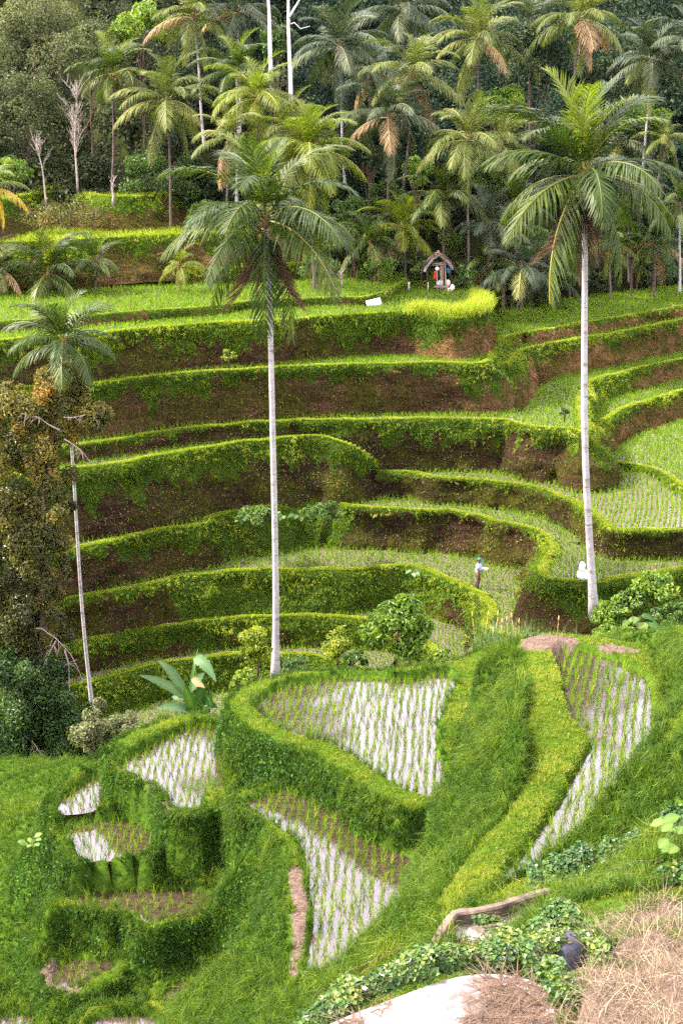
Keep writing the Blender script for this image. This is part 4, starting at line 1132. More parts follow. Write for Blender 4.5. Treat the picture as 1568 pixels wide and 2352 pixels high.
def palm(label, crown_o, base_o, y, L=4.2, n=22, style='green', old='gold', nuts=0, nutmat=None, r=.16, bark=None, dead=2, seed=0, young='fresh', bend=0., up=.20, cat='palm tree', deadmat='brown', deadL=.62, nutlow=.35):
    rr = random.Random(seed * 31 + 5)
    c = ony(crown_o, y); b = ony(base_o, y)
    g = b - [0, 0, .4]
    root = thing('coconut_palm', label, cat, g, 0, 'coconut palms among the terraces and the jungle')
    D = c - g
    t = np.linspace(0, 1, 26)[:, None]
    side = np.array([1., 0, 0])
    P = D * t + side * (bend * np.sin(np.pi * t)) + side * .05 * np.sin(t * 7 + seed)
    P = np.vstack([P, P[-1] + (P[-1] - P[-2]) / np.linalg.norm(P[-1] - P[-2]) * .25])
    rad = np.r_[r * (1 + .75 * np.exp(-t[:, 0] * 16) - .30 * t[:, 0]), r * .55]
    m = MB(); m.tube(P, rad, 10)
    m.build('trunk', bark or M_BARK2, root)
    # fibrous heart where the fronds leave the trunk
    m = MB(); m.ball(D + [0, 0, -.1], (r * 1.5, r * 1.5, .45), 9, 6, .5, .25, seed)
    m.build('crown_fibre', M_FIBRE, root)
    for i in range(n):
        f = (i + .5) / n
        k = 'up' if f < up * .6 else 'high' if f < .36 else 'mid' if f < .64 else 'low' if f < .90 else 'hang'
        mt = young if f < .09 else style if f < .74 else (old if rr.random() < .22 else style)
        o = child('frond', rr.choice(FROND[k]), FR[mt], root)
        s = L * rr.uniform(.86, 1.1) * (.85 if k == 'up' else 1)
        o.location = Vector(D) + Vector((rr.uniform(-.05, .05), rr.uniform(-.05, .05), .15 - .25 * f))
        o.rotation_euler = (rr.uniform(-.25, .25), rr.uniform(-.16, .16), i * 2.39996 + rr.uniform(-.3, .3))
        o.scale = (s, s, s)
    for i in range(dead):
        o = child('dead_frond', rr.choice(FROND['hang']), FR[deadmat], root)
        s = L * rr.uniform(.7, 1.0) * deadL
        o.location = Vector(D) + Vector((0, 0, -.35))
        o.rotation_euler = (rr.uniform(-.1, .1), .82 + rr.uniform(-.12, .12), rr.uniform(0, 6.28)); o.scale = (s, s * .26, s)
    for i in range(nuts):
        o = child('coconut', NUT, nutmat or M_NUT, root)
        a = rr.uniform(0, 6.28); q = rr.uniform(.14, .36)
        o.location = Vector(D) + Vector((math.cos(a) * q, math.sin(a) * q, -nutlow - rr.uniform(0, .55)))
        o.rotation_euler = (rr.uniform(-.4, .4), rr.uniform(-.4, .4), a); s = rr.uniform(.25, .32); o.scale = (s, s, s)
    return root


palm('tall left coconut palm, straight white trunk rising from yellow shrubs', (609, 505), (630, 1550), 69.5, 5.7, 25, 'green', 'green', 10, None, .178, M_BARK, 7, 1, 'fresh', .22, .24, deadL=.85)
palm('tall right coconut palm with a bare pale trunk beside the white sack', (1340, 405), (1362, 1400), 64.3, 5.5, 28, 'green', 'green', 9, M_NUTG, .175, M_BARK, 7, 2, 'fresh', -.16, .22, deadL=.9)
palm('slender small-crowned palm rising out of the creeper-covered trees on the left', (148, 790), (214, 1630), 63.5, 3.2, 22, 'green', 'green', 0, None, .085, M_BARK, 0, 3, 'green', -.1, .2)
FARP = [
    # label, crown, base, y, L, n, style, old, nuts, dead, seed
    ('golden-green palm with pale hanging fronds beside two bushy trees', (384, 232), (395, 520), 113, 4.4, 20, 'gold', 'tan', 5, 1, 4),
    ('palm with a thin tan trunk left behind the golden-green palm at the jungle edge', (262, 168), (258, 440), 117, 3.6, 18, 'green', 'tan', 4, 2, 5),
    ('yellow-green palm with orange nuts behind the bright leafy palm in the middle', (592, 225), (598, 560), 103, 3.7, 18, 'fresh', 'gold', 5, 1, 6),
    ('bright leafy palm with many orange coconuts just behind the tall left palm', (704, 345), (722, 660), 100, 4.3, 24, 'fresh', 'gold', 9, 3, 7),
    ('small yellow-tipped palm peeping out left of the tall left palm crown', (525, 318), (520, 590), 101, 3.0, 14, 'gold', 'tan', 0, 0, 8),
    ('palm with orange nuts and rosy hanging skirt right of the two white trunks', (778, 108), (792, 420), 116, 4.4, 20, 'dark', 'tan', 7, 4, 9),
    ('purple-tinged palm with drooping dry fronds and a straight dark trunk in the shady middle', (892, 268), (892, 480), 109, 4.2, 18, 'dark', 'tan', 2, 3, 10),
    ('olive palm whose long fronds sweep right above the purple-tinged palm, leaning trunk', (945, 170), (918, 480), 111, 3.9, 16, 'gold', 'tan', 0, 1, 11),
    ('palm with russet lower fronds and pink hanging skirt against the dark jungle wall', (1100, 92), (1093, 330), 120, 4.0, 19, 'gold', 'tan', 4, 4, 12),
    ('drooping round-headed palm with orange nuts and bare trunk above the hut', (1075, 322), (1074, 640), 106, 3.9, 22, 'gold', 'gold', 6, 2, 13),
    ('leaning slim-trunked palm right at the top edge above the near right palm', (1328, 45), (1298, 330), 118, 4.1, 18, 'gold', 'tan', 6, 3, 14),
    ('hazy bluish palm with a white trunk and purple skirt near the top right corner', (1494, 140), (1470, 480), 122, 4.0, 22, 'dark', 'gold', 7, 5, 15),
    ('low broad young palm with upright fronds close to the left of the thatched hut', (922, 525), (935, 640), 106.5, 3.2, 20, 'fresh', 'tan', 0, 1, 16),
    ('upright palm with pale frond backs standing behind the low broad palm near the hut', (1015, 455), (1018, 650), 107, 3.6, 16, 'green', 'gold', 2, 2, 17),
    ('stemless palm with broad fronds in the shade right of the hut', (1196, 615), (1196, 700), 105, 3.2, 16, 'dark', 'gold', 0, 0, 18),
    ('thin-trunked palm with yellow nuts at the far edge of the right-hand rice field', (1402, 560), (1400, 690), 117, 2.6, 14, 'green', 'gold', 6, 1, 19),
    ('slim right-edge palm with a clean white trunk above the top of the rice', (1556, 470), (1558, 660), 117, 3.4, 16, 'green', 'green', 0, 0, 20),
    ('small pale palm on a leaning trunk at the right edge below the hazy palm', (1528, 318), (1505, 420), 121, 2.6, 13, 'gold', 'tan', 0, 0, 21),
    ('shadowed palm at the top edge left of the two tall white trunks', (446, 40), (470, 330), 122, 4.0, 18, 'gold', 'tan', 4, 3, 22),
    ('upright feathery palm below the foot of the left white trunk', (545, 165), (545, 460), 112, 3.6, 16, 'green', 'tan', 0, 2, 23),
    ('dark palm with rosy dry fronds at the top edge next to the left white trunk', (548, 28), (552, 300), 124, 4.0, 18, 'dark', 'tan', 0, 3, 24),
    ('palm mostly cut off by the right edge near the top corner', (1585, 105), (1590, 420), 120, 3.8, 18, 'dark', 'tan', 0, 2, 26),
    ('broad young palm fanning up from the back of the top left field', (112, 630), (118, 690), 97.5, 3.6, 20, 'green', 'tan', 0, 0, 27),
    ('small young palm with two drooping fronds right of the broad young palm on the left', (222, 600), (220, 672), 98.5, 2.3, 11, 'green', 'tan', 0, 0, 28),
    ('small bright palm shoot standing alone on the grassy step left of the tall left palm', (412, 612), (414, 672), 98.5, 1.9, 11, 'fresh', 'gold', 0, 0, 29),
    ('palm fronds leaning in from the left edge beside the top field', (-12, 615), (-14, 690), 97.5, 2.6, 14, 'gold', 'tan', 0, 0, 30),
    ('orange-fronded palm reaching in from the left edge beside the scrubby mound', (-18, 430), (-40, 640), 100, 2.6, 15, 'gold', 'yellow', 0, 0, 31),
    ('shaded palm with long arching fronds between the hut and the near right palm', (1120, 520), (1125, 690), 108, 3.4, 18, 'dark', 'gold', 0, 1, 32),
    ('low dark palm in the thicket below the near right palm crown', (1270, 640), (1272, 700), 112, 3.2, 16, 'dark', 'green', 0, 0, 33),
    ('grey-green palm behind the near right palm crown, beside the hazy white-trunked palm', (1440, 440), (1445, 640), 120, 3.2, 18, 'dark', 'gold', 0, 2, 34),
    ('big dark palm with blue-grey hanging leaves at the top in the middle of the jungle', (925, 28), (925, 300), 126, 4.6, 20, 'dark', 'dark', 0, 2, 35),
    ('feathery palm in the thicket right of the drooping round-headed palm', (1180, 470), (1182, 640), 112, 3.2, 16, 'green', 'gold', 0, 1, 36),
]
for lb, c_, b_, y_, L_, n_, st_y, old_, nu_, de_, sd_n in FARP:
    palm(lb, c_, b_, y_, L_ * 1.14, n_ + 2, st_y, old_, nu_, M_NUT, .105 if L_ > 3 else .08, M_BARK if 'white trunk' in lb else M_BARK2, 2 if 'skirt' in lb else min(1, de_ // 2), sd_n, 'fresh' if st_y in ('fresh', 'green') else st_y, 0.15 if 'lean' in lb else 0., .2, deadmat='tan' if 'tan' in old_ or 'rosy' in lb else 'brown')

# ------------------------------------------------------------------ broad-leaved trees and the jungle mass


def clump_leaves(S, c, r, n, size, tone, flat=.8, aspect=.55, hollow=.5, jit=.14, spread=.7):
    d = rng.normal(0, 1, (n, 3)); d /= np.linalg.norm(d, axis=1)[:, None]
    q = hollow + (1 - hollow) * rng.uniform(0, 1, n) ** .6
    r = np.array([r, r, r * flat]) if np.isscalar(r) else np.asarray(r)
    P = np.asarray(c) + d * q[:, None] * r
    S.leaves(P, d * .8 + np.array([0, 0, .6]), rng.uniform(.7, 1.3, n) * size, np.clip(tone + rng.normal(0, jit, n), 0, 1), aspect, .25, spread)


def crown(S, c, R3, nclump, nleaf, size, tone, seed=0, cr=(.22, .40), tonevar=.15, lowcut=-.55, aspect=.55):
    r = np.random.default_rng(seed)
    R3 = np.asarray(R3, float)
    for i in range(nclump):
        d = r.normal(0, 1, 3); d /= np.linalg.norm(d)
        if d[2] < lowcut: d[2] = -d[2]
        p = np.asarray(c) + d * R3 * r.uniform(.45, .92)
        k = r.uniform(*cr) * R3.mean()
        clump_leaves(S, p, k, int(nleaf * r.uniform(.6, 1.4)), size, tone + r.normal(0, tonevar), aspect=aspect)


M_LEAF = {
    'bright': leaf_mat('leaf_bright_green', [(0, (.04, .09, .010)), (.5, (.11, .19, .014)), (1, (.25, .31, .03))], .35, .45, .4, 0),
    'mid': leaf_mat('leaf_mid_green', [(0, (.016, .045, .010)), (.5, (.045, .095, .016)), (1, (.11, .17, .025))], .3, .45, .4, 0),
    'dark': leaf_mat('leaf_dark_green', [(0, (.008, .020, .011)), (.5, (.024, .044, .022)), (1, (.075, .10, .045))], .2, .6, .15, 0),
    'olive': leaf_mat('leaf_grey_olive', [(0, (.030, .042, .018)), (.5, (.085, .10, .045)), (1, (.20, .21, .10))], .25, .6, .15, 0),
    'rust': leaf_mat('leaf_rusty_olive', [(0, (.026, .032, .008)), (.45, (.095, .095, .016)), (.75, (.20, .155, .025)), (1, (.38, .21, .035))], .3, .45, .4, 0),
    'yellow': leaf_mat('leaf_yellow_green', [(0, (.07, .11, .010)), (.5, (.20, .25, .02)), (1, (.42, .40, .05))], .42, .45, .35, 0),
    'jungle': None,
}
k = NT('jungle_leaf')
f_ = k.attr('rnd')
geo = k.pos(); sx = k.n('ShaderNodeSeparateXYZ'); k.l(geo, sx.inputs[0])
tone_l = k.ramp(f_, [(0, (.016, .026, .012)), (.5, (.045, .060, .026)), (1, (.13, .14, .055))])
tone_r = k.ramp(f_, [(0, (.005, .015, .010)), (.5, (.020, .040, .022)), (1, (.085, .12, .045))])  # bluish dark leaf green on the right, also standing in for far haze
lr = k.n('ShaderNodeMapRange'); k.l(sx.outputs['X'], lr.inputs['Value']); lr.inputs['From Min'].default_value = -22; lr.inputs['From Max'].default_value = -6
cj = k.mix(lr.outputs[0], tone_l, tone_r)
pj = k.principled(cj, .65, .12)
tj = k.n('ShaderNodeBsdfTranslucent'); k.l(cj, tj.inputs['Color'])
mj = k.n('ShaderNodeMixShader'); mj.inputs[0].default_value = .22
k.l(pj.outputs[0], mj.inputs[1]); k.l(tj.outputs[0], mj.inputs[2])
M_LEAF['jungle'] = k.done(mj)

S_JUN = Scatter()
rj = np.random.default_rng(11)
for i in range(420):
    while True:
        y = rj.uniform(113, 196); x = rj.uniform(-.30, .30) * y
        y0 = np.interp(x, [-60, -23, -6, 0, 10, 14, 18, 28, 45], [114, 115, 113, 113, 113, 117, 122, 128, 134])
        if y > y0 + 3: break
    g = ground_z(x, y)
    r = rj.uniform(2.2, 4.2); h = rj.uniform(3.5, 10.) * (1.1 if x < -5 else .95)
    crown(S_JUN, (x, y, g + h * .62), (r, r, h * .55), 16, 105 if y < 160 else 60, rj.uniform(.26, .44) * (1 if y < 150 else 1.4), rj.uniform(.25, .6), 100 + i, (.25, .42), .14)
for i in range(150):          # far slope up to the top of the hill
    y = rj.uniform(165, 265); x = rj.uniform(-.30, .32) * y; g = ground_z(x, y); r = rj.uniform(4., 6.5); h = rj.uniform(8, 14)
    crown(S_JUN, (x, y, g + h * .55), (r, r, h * .6), 18, 70, .55, rj.uniform(.35, .6), 900 + i, (.25, .42), .12)
for i in range(150):          # undergrowth along the foot of the jungle
    x = rj.uniform(-36, 42); y0 = np.interp(x, [-60, -23, -6, 0, 10, 14, 18, 28, 45], [113, 113.5, 112, 110, 109.5, 112.5, 118, 124.5, 130])
    y = y0 + rj.uniform(0, 6); g = ground_z(x, y)
    r = rj.uniform(.8, 1.7)
    crown(S_JUN, (x, y, g + r * .8), (r, r, r * .9), 7, 80, rj.uniform(.18, .30), rj.uniform(.55, 1.0), 500 + i, (.3, .5), .14)
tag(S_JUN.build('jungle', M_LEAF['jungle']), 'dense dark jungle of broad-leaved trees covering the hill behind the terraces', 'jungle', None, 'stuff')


def tree(name, label, cat, base, c, R3, nclump, nleaf, size, mat, tone=.5, seed=0, trunk_r=.1, limbs=5, bark=None, group=None, cr=(.22, .40), tonevar=.13, aspect=.55):
    base = np.asarray(base, float); c = np.asarray(c, float) - base
    root = thing(name, label, cat, base, 0, group)
    m = MB(); r = np.random.default_rng(seed + 3)
    top = c + [0, 0, R3[2] * .25]
    t = np.linspace(0, 1, 8)[:, None]
    wob = np.c_[.12 * np.sin(t[:, 0] * 4 + seed), .12 * np.sin(t[:, 0] * 3 + seed * 2), 0 * t[:, 0]] * max(.3, np.linalg.norm(top) * .12)
    P = top * t + wob * t; P[0, 2] -= .3
    m.tube(P, trunk_r * (1.15 - .85 * t[:, 0]), 7)
    for j in range(limbs):
        s = r.uniform(.35, .8); p0 = P[int(s * 7)]
        d = r.normal(0, 1, 3); d[2] = abs(d[2]) * .6; d /= np.linalg.norm(d)
        p1 = c + d * np.asarray(R3) * .75
        u = np.linspace(0, 1, 5)[:, None]
        m.tube(p0 * (1 - u) + p1 * u + [0, 0, .0] + np.sin(u * np.pi) * np.array([0, 0, -.1]), trunk_r * .45 * (1 - .75 * u[:, 0]), 5)
    m.build('trunk', bark or M_WOOD, root)
    S = Scatter(); crown(S, c, R3, nclump, nleaf, size, tone, seed, cr, tonevar, aspect=aspect)
    S.build('crown', mat, root)
    return root


def ftree(label, o, y, ro, rz_o, mat, size=.3, nclump=22, nleaf=110, tone=.5, seed=0, name='jungle_tree', cat='tree', group='leafy trees of the jungle edge', lift=0.):
    c = ony(o, y); s = FPX / y
    rx, rz_ = ro / s, rz_o / s
    b = c.copy(); b[2] = min(ground_z(c[0], c[1]), c[2] - rz_ * .8)
    return tree(name, label, cat, b, c, (rx, rx, rz_), nclump, nleaf, size, mat, tone, seed, .12, 6, None, group)


ML = M_LEAF
ftree('bright yellow-green broad-leaved tree high on the left, between grey-green trees and the top-edge palm', (322, 62), 128, 78, 46, ML['bright'], .32, 26, 110, .62, 1)
ftree('large feathery grey-olive tree filling the upper left corner', (80, 95), 133, 120, 95, ML['olive'], .26, 40, 190, .6, 2)
ftree('feathery grey-olive tree right of the corner tree, above the white bare tree', (205, 120), 127, 85, 75, ML['olive'], .26, 34, 170, .55, 3)
ftree('dark olive tree behind the two bare trees on the left', (60, 255), 121, 95, 85, ML['olive'], .24, 34, 150, .40, 4)
ftree('mid-green bushy tree between the tan trunk and the purple-brown trunk on the left', (330, 415), 116, 62, 70, ML['mid'], .24, 26, 120, .62, 5)
ftree('mid-green bushy tree right of the purple-brown palm trunk on the left', (425, 420), 117, 52, 75, ML['mid'], .24, 22, 120, .5, 6)
ftree('sunlit green bush on the left edge above the scrubby mound', (25, 400), 114, 48, 42, ML['bright'], .22, 18, 100, .45, 7, 'bush', 'bush', 'leafy bushes below the jungle')
ftree('yellowish-green tree lit in the dark jungle above the drooping round-headed palm', (1158, 245), 119, 62, 48, ML['bright'], .26, 26, 110, .42, 8)
ftree('pale green tree behind the near right palm, under the hazy palm', (1480, 300), 124, 70, 50, ML['bright'], .26, 24, 110, .38, 9)
ftree('light green bush behind the bare white shrub', (815, 500), 108, 52, 62, ML['mid'], .2, 22, 120, .72, 10, 'bush', 'bush', 'leafy bushes below the jungle')
ftree('round dense bush immediately left of the hut', (975, 628), 104.5, 34, 26, ML['mid'], .17, 16, 110, .75, 11, 'bush', 'bush', 'leafy bushes below the jungle')
ftree('vine-smothered bush immediately right of the hut', (1066, 640), 104.5, 30, 32, ML['mid'], .17, 16, 120, .6, 12, 'bush', 'bush', 'leafy bushes below the jungle')
ftree('low green bush left of the bare white shrub at the field edge', (735, 612), 102.5, 48, 24, ML['mid'], .18, 16, 100, .65, 13, 'bush', 'bush', 'leafy bushes below the jungle')
ftree('low yellow-flecked bush right of the bare white shrub', (868, 618), 103.5, 50, 28, ML['bright'], .17, 18, 100, .40, 14, 'bush', 'bush', 'leafy bushes below the jungle')
ftree('deep green tree in the gap between the two tall white trunks', (640, 110), 128, 40, 60, ML['mid'], .28, 18, 110, .4, 15)
ftree('very dark glossy tree covering the hill right of the russet palm', (1215, 130), 127, 95, 95, ML['dark'], .26, 40, 170, .55, 16)
ftree('dark tree with fine leaves left of the hazy palm at the top right', (1395, 190), 128, 75, 75, ML['dark'], .26, 30, 150, .6, 17)
ftree('dark bush behind the rice edge under the near right palm', (1310, 600), 119, 60, 46, ML['mid'], .22, 20, 110, .35, 18, 'bush', 'bush', 'leafy bushes below the jungle')
ftree('green thicket bush at the right edge above the rice', (1500, 600), 124, 70, 48, ML['mid'], .22, 20, 110, .5, 19, 'bush', 'bush', 'leafy bushes below the jungle')
ftree('brown-leaved scrub on the mound at the left', (150, 495), 109.8, 105, 30, ML['rust'], .16, 34, 110, .42, 20, 'bush', 'bush', 'leafy bushes below the jungle')
ftree('dark shade tree behind the purple-tinged palm', (850, 350), 116, 70, 70, ML['dark'], .26, 28, 130, .5, 21)
ftree('dark trees shadowed under the golden-green palm', (490, 440), 118, 55, 70, ML['dark'], .26, 22, 130, .6, 22)


for q_, (lb_, o_, y_, rx_, rz_, mt_, tn_) in enumerate([
        ('light green thicket bush under the bright leafy palm', (790, 560), 106, 46, 40, 'mid', .85), ('pale green bush between the low broad palm and the drooping palm trunk', (1035, 575), 108, 40, 44, 'mid', .8),
        ('leafy light bush below the purple-tinged palm', (880, 455), 110, 46, 42, 'mid', .75), ('bright bush under the olive palm with sweeping fronds', (960, 400), 112, 42, 40, 'bright', .35),
        ('sunlit small tree between drooping palm and near right palm crown', (1130, 420), 113, 44, 46, 'mid', .8), ('green bush behind the near right palm, low over the rice', (1235, 560), 115, 52, 46, 'mid', .7),
        ('lime green bush at the far right under the white-trunked palms', (1455, 555), 121, 46, 44, 'bright', .4), ('rounded bush below the golden-green palm, left of the tall left palm crown', (470, 500), 112, 50, 36, 'mid', .8),
        ('small leafy tree above the stemless palm right of the hut', (1160, 540), 111, 36, 40, 'mid', .65), ('light bush showing through the tall left palm fronds', (640, 440), 108, 50, 44, 'mid', .8)]):
    ftree(lb_, o_, y_, rx_, rz_, ML[mt_], .2, 22, 110, tn_, 60 + q_, 'bush', 'bush', 'leafy bushes below the jungle')
for q_, (lb_, c_, b_, y_, L_, st_) in enumerate([
        ('low palm with arching fronds in the thicket left of the stemless palm', (1120, 610), (1122, 690), 106.5, 3.0, 'green'), ('young palm in the gap below the purple-tinged palm', (850, 560), (852, 650), 105, 3.0, 'green'),
        ('leafy palm filling the gap between the round-headed palm and right crown', (1150, 330), (1150, 600), 114, 3.6, 'gold'), ('dark-fronded palm behind the pale green tree at the right', (1420, 330), (1424, 600), 124, 3.6, 'dark'),
        ('feathery palm above the right rice field edge at far right', (1500, 560), (1502, 670), 119, 3.2, 'green'), ('grey-green palm at the top between russet palm and leaning palm', (1215, 60), (1215, 330), 130, 4.2, 'dark'),
        ('dusky palm below the dark palm with blue-grey leaves', (850, 170), (850, 420), 121, 4.0, 'dark'), ('olive palm squeezed behind the yellow-green palm near the white trunks', (665, 300), (668, 560), 109, 3.6, 'gold')]):
    palm(lb_, c_, b_, y_, L_ * 1.14, 18, st_, 'gold' if q_ % 2 else 'tan', 3 if q_ in (2, 5) else 0, M_NUT, .10, M_BARK2, 1, 70 + q_, st_, 0., .2, deadmat='tan')


def bare_tree(label, base_o, top_o, y, r, nb, spread, mat, name='bare_tree', cat='bare tree', seed=0, group=None, fork=.45, levels=2):
    b = ony(base_o, y); t_ = ony(top_o, y) - b
    root = thing(name, label, cat, b, 0, group)
    rr = np.random.default_rng(seed)
    m = MB(); H_ = np.linalg.norm(t_)
    u = np.linspace(0, 1, 12)[:, None]
    P = t_ * u + np.c_[.25 * np.sin(u[:, 0] * 5 + seed), .2 * np.sin(u[:, 0] * 4), 0 * u[:, 0]] * u
    P[0, 2] -= .3
    m.tube(P, r * (1.1 - .95 * u[:, 0]), 7)
    m.build('trunk', mat, root)
    for j in range(nb):
        m = MB()
        s = rr.uniform(fork, .92); p0 = P[int(s * 11)]
        az = rr.uniform(0, 6.28)
        d = np.array([math.cos(az) * spread, math.sin(az) * spread, 1.]); d /= np.linalg.norm(d)
        l = H_ * rr.uniform(.18, .42) * (1.15 - s * .5)
        q = np.linspace(0, 1, 6)[:, None]
        B = p0 + d * l * q + np.array([math.cos(az), math.sin(az), 0]) * (-.12 * l * np.sin(q * np.pi))
        m.tube(B, r * .38 * (1 - .85 * q[:, 0]), 5)
        for i in range(levels * 3):
            s2 = rr.uniform(.3, .95); a2 = rr.uniform(0, 6.28)
            d2 = d + .9 * np.array([math.cos(a2), math.sin(a2), .2]); d2 /= np.linalg.norm(d2)
            q0 = B[int(s2 * 5)]
            m.tube(np.array([q0, q0 + d2 * l * .16, q0 + (d2 + [0, 0, .35]) * l * .32]), [r * .16, r * .12, r * .05], 4)
        m.build('branch', mat, root)
    return root


M_DEADW = plain_mat('bleached_wood', (.17, .13, .115), (.40, .34, .31), 3, .85, .2, .2)
bare_tree('tall bare bleached tree with fine upright twigs at the jungle edge on the left', (179, 432), (170, 190), 112, .085, 17, .62, M_DEADW, seed=3, fork=.25, levels=3)
bare_tree('smaller bare pinkish tree nearest the left edge, leaning on the mound', (108, 470), (80, 300), 111, .07, 9, .55, M_DEADW, seed=6, fork=.42)
bare_tree('leafless white shrub with many spreading stems behind the rice field', (785, 655), (785, 615), 101.5, .06, 16, 1.5, M_DEADW, 'bare_shrub', 'bare shrub', 9, fork=.02, levels=2)
bare_tree('left of two tall smooth white trunks running out of the picture at the top', (624, 200), (604, -160), 113, .17, 2, .5, M_BARKW, 'white_trunked_tree', 'tree', 12, fork=.85)
rt = bare_tree('right of two tall white trunks, with a forking branch near the top', (668, 260), (664, -160), 112, .17, 2, .5, M_BARKW, 'white_trunked_tree', 'tree', 15, fork=.85)
b0 = ony((668, 260), 112)
m = MB(); pts = [ony(p, 112) - b0 for p in [(664, 40), (674, 22), (690, -4), (712, -40)]]
m.tube(np.array(pts), [.10, .08, .07, .05], 7); m.build('branch', M_BARKW, rt)
m = MB(); pts = [ony(p, 112) - b0 for p in [(668, 55), (676, 52), (690, 66), (712, 60)]]
m.tube(np.array(pts), [.05, .04, .035, .02], 5); m.build('branch', M_BARKW, rt)
bare_tree('short broken pale stump with twisted stubs below the tan palm trunk', (260, 465), (264, 402), 111, .10, 5, .8, M_DEADW, 'broken_stump', 'stump', 21, fork=.35, levels=1)

# ------------------------------------------------------------------ creeper-covered trees on the left


def opt(o, y):
    return ony(o, y)


def column_tree(label, base_o, y, blobs, mat, size, nleaf, tone, seed, trunk, trunk_r=.2, branches=(), vines=0, bark=None, mats=None, cat='tree', name='creeper_covered_tree'):
    b = opt(base_o, y); b[2] = ground_z(b[0], b[1]) - .2
    root = thing(name, label, cat, b, 0, 'creeper-covered trees on the left')
    rr = np.random.default_rng(seed)
    m = MB()
    T_ = np.array([opt(o, y) - b for o in trunk]); T_ = np.vstack([[0, 0, 0], T_])
    C, _ = resample(T_, .3)
    m.tube(C, np.linspace(trunk_r, trunk_r * .45, len(C)) * (1 + .1 * np.sin(np.arange(len(C)) * 1.7)), 8)
    m.build('trunk', bark or M_WOOD, root)
    for br in branches:
        m = MB(); pts = np.array([opt(o, y - .9) - b for o in br]); C, _ = resample(pts, .12)
        C = C + .05 * np.stack([vn(np.arange(len(C)) * .5, np.full(len(C), 3.), seed), vn(np.arange(len(C)) * .5, np.full(len(C), 9.), seed), vn(np.arange(len(C)) * .5, np.full(len(C), 5.), seed)], 1)
        m.tube(C, np.linspace(.04, .012, len(C)), 5)
        for i in range(9):
            q = C[rr.integers(len(C) // 4, len(C))]; d = rr.normal(0, 1, 3); d[2] = -abs(d[2]) * .9; d /= np.linalg.norm(d)
            m.tube(np.array([q, q + d * .3 + [0, 0, .02], q + d * .55 + [0, 0, -.12]]), [.014, .010, .004], 4)
        m.build('dead_branch', M_TWIG, root)
    S = Scatter()
    for (ox, oy, r) in blobs:
        c = opt((ox, oy), y + rr.uniform(-.7, .7)) - b
        rm = r / 50.
        for k_ in range(max(3, int(r / 7))):
            d = rr.normal(0, 1, 3); d /= np.linalg.norm(d)
            clump_leaves(S, c + d * rm * .85, rm * rr.uniform(.55, 1.0), int(nleaf * 2.4 * rr.uniform(.5, 1.3)), size * 1.3, tone + rr.normal(0, .16), 1.2, .5, .2, .15, .8)
    S.build('crown', mat, root)
    for i in range(vines):
        m = MB(); ox, oy, r = blobs[rr.integers(len(blobs))]
        p = opt((ox + rr.uniform(-r, r), oy), y - 1.1) - b
        l = rr.uniform(.8, 2.4); u = np.linspace(0, 1, 8)
        m.tube(np.c_[p[0] + .12 * np.sin(u * 5 + i), p[1] + 0 * u, p[2] - l * u], .008, 4); m.build('hanging_vine', M_WOOD, root)
    return root


column_tree('rusty orange-leaved tree with the highest crown in the creeper-covered group', (105, 1740), 62.2,
            [(130, 855, 26), (160, 868, 30), (110, 885, 30), (145, 900, 30), (70, 930, 34), (30, 935, 34), (100, 950, 30), (160, 940, 26), (205, 945, 30), (240, 960, 16), (20, 985, 34), (70, 985, 34), (120, 1000, 26), (40, 1030, 36), (90, 1040, 30), (10, 1070, 36), (60, 1080, 34), (105, 1085, 26), (15, 900, 24), (180, 905, 26), (150, 985, 24), (130, 1050, 26), (150, 1095, 20), (225, 975, 18), (0, 950, 30), (120, 920, 30), (85, 895, 24)],
            M_LEAF['rust'], .13, 115, .5, 31, [(100, 1500), (98, 1200), (120, 1020), (140, 880)], .12,
            [[(148, 960), (190, 955), (225, 950)], [(140, 990), (90, 960), (50, 950)], [(150, 1010), (185, 1030), (205, 1060)]], 4)
column_tree('tall tree wrapped in olive creepers between the rusty crown and the dark thicket', (95, 1770), 61.5,
            [(20, 1130, 36), (65, 1140, 34), (105, 1130, 24), (30, 1190, 36), (85, 1190, 34), (130, 1180, 20), (20, 1250, 36), (75, 1250, 36), (120, 1245, 22), (35, 1310, 34), (95, 1310, 32), (140, 1290, 14), (20, 1370, 36), (80, 1370, 34), (125, 1360, 18), (40, 1430, 34), (100, 1430, 28), (15, 1480, 34), (75, 1490, 30), (120, 1480, 18), (50, 1160, 34), (0, 1210, 34), (110, 1215, 28), (150, 1160, 18), (50, 1280, 34), (115, 1335, 24), (0, 1340, 30), (60, 1400, 34), (130, 1420, 20), (0, 1440, 30), (60, 1460, 30), (150, 1240, 14), (155, 1320, 12), (150, 1450, 18)],
            M_LEAF['rust'], .13, 120, .30, 32, [(95, 1600), (100, 1400), (96, 1250), (100, 1120)], .2,
            [[(85, 1441), (115, 1455), (150, 1490), (180, 1540), (196, 1575)], [(150, 1490), (160, 1530), (163, 1580), (155, 1620)], [(130, 1470), (110, 1510), (100, 1540)]], 10)
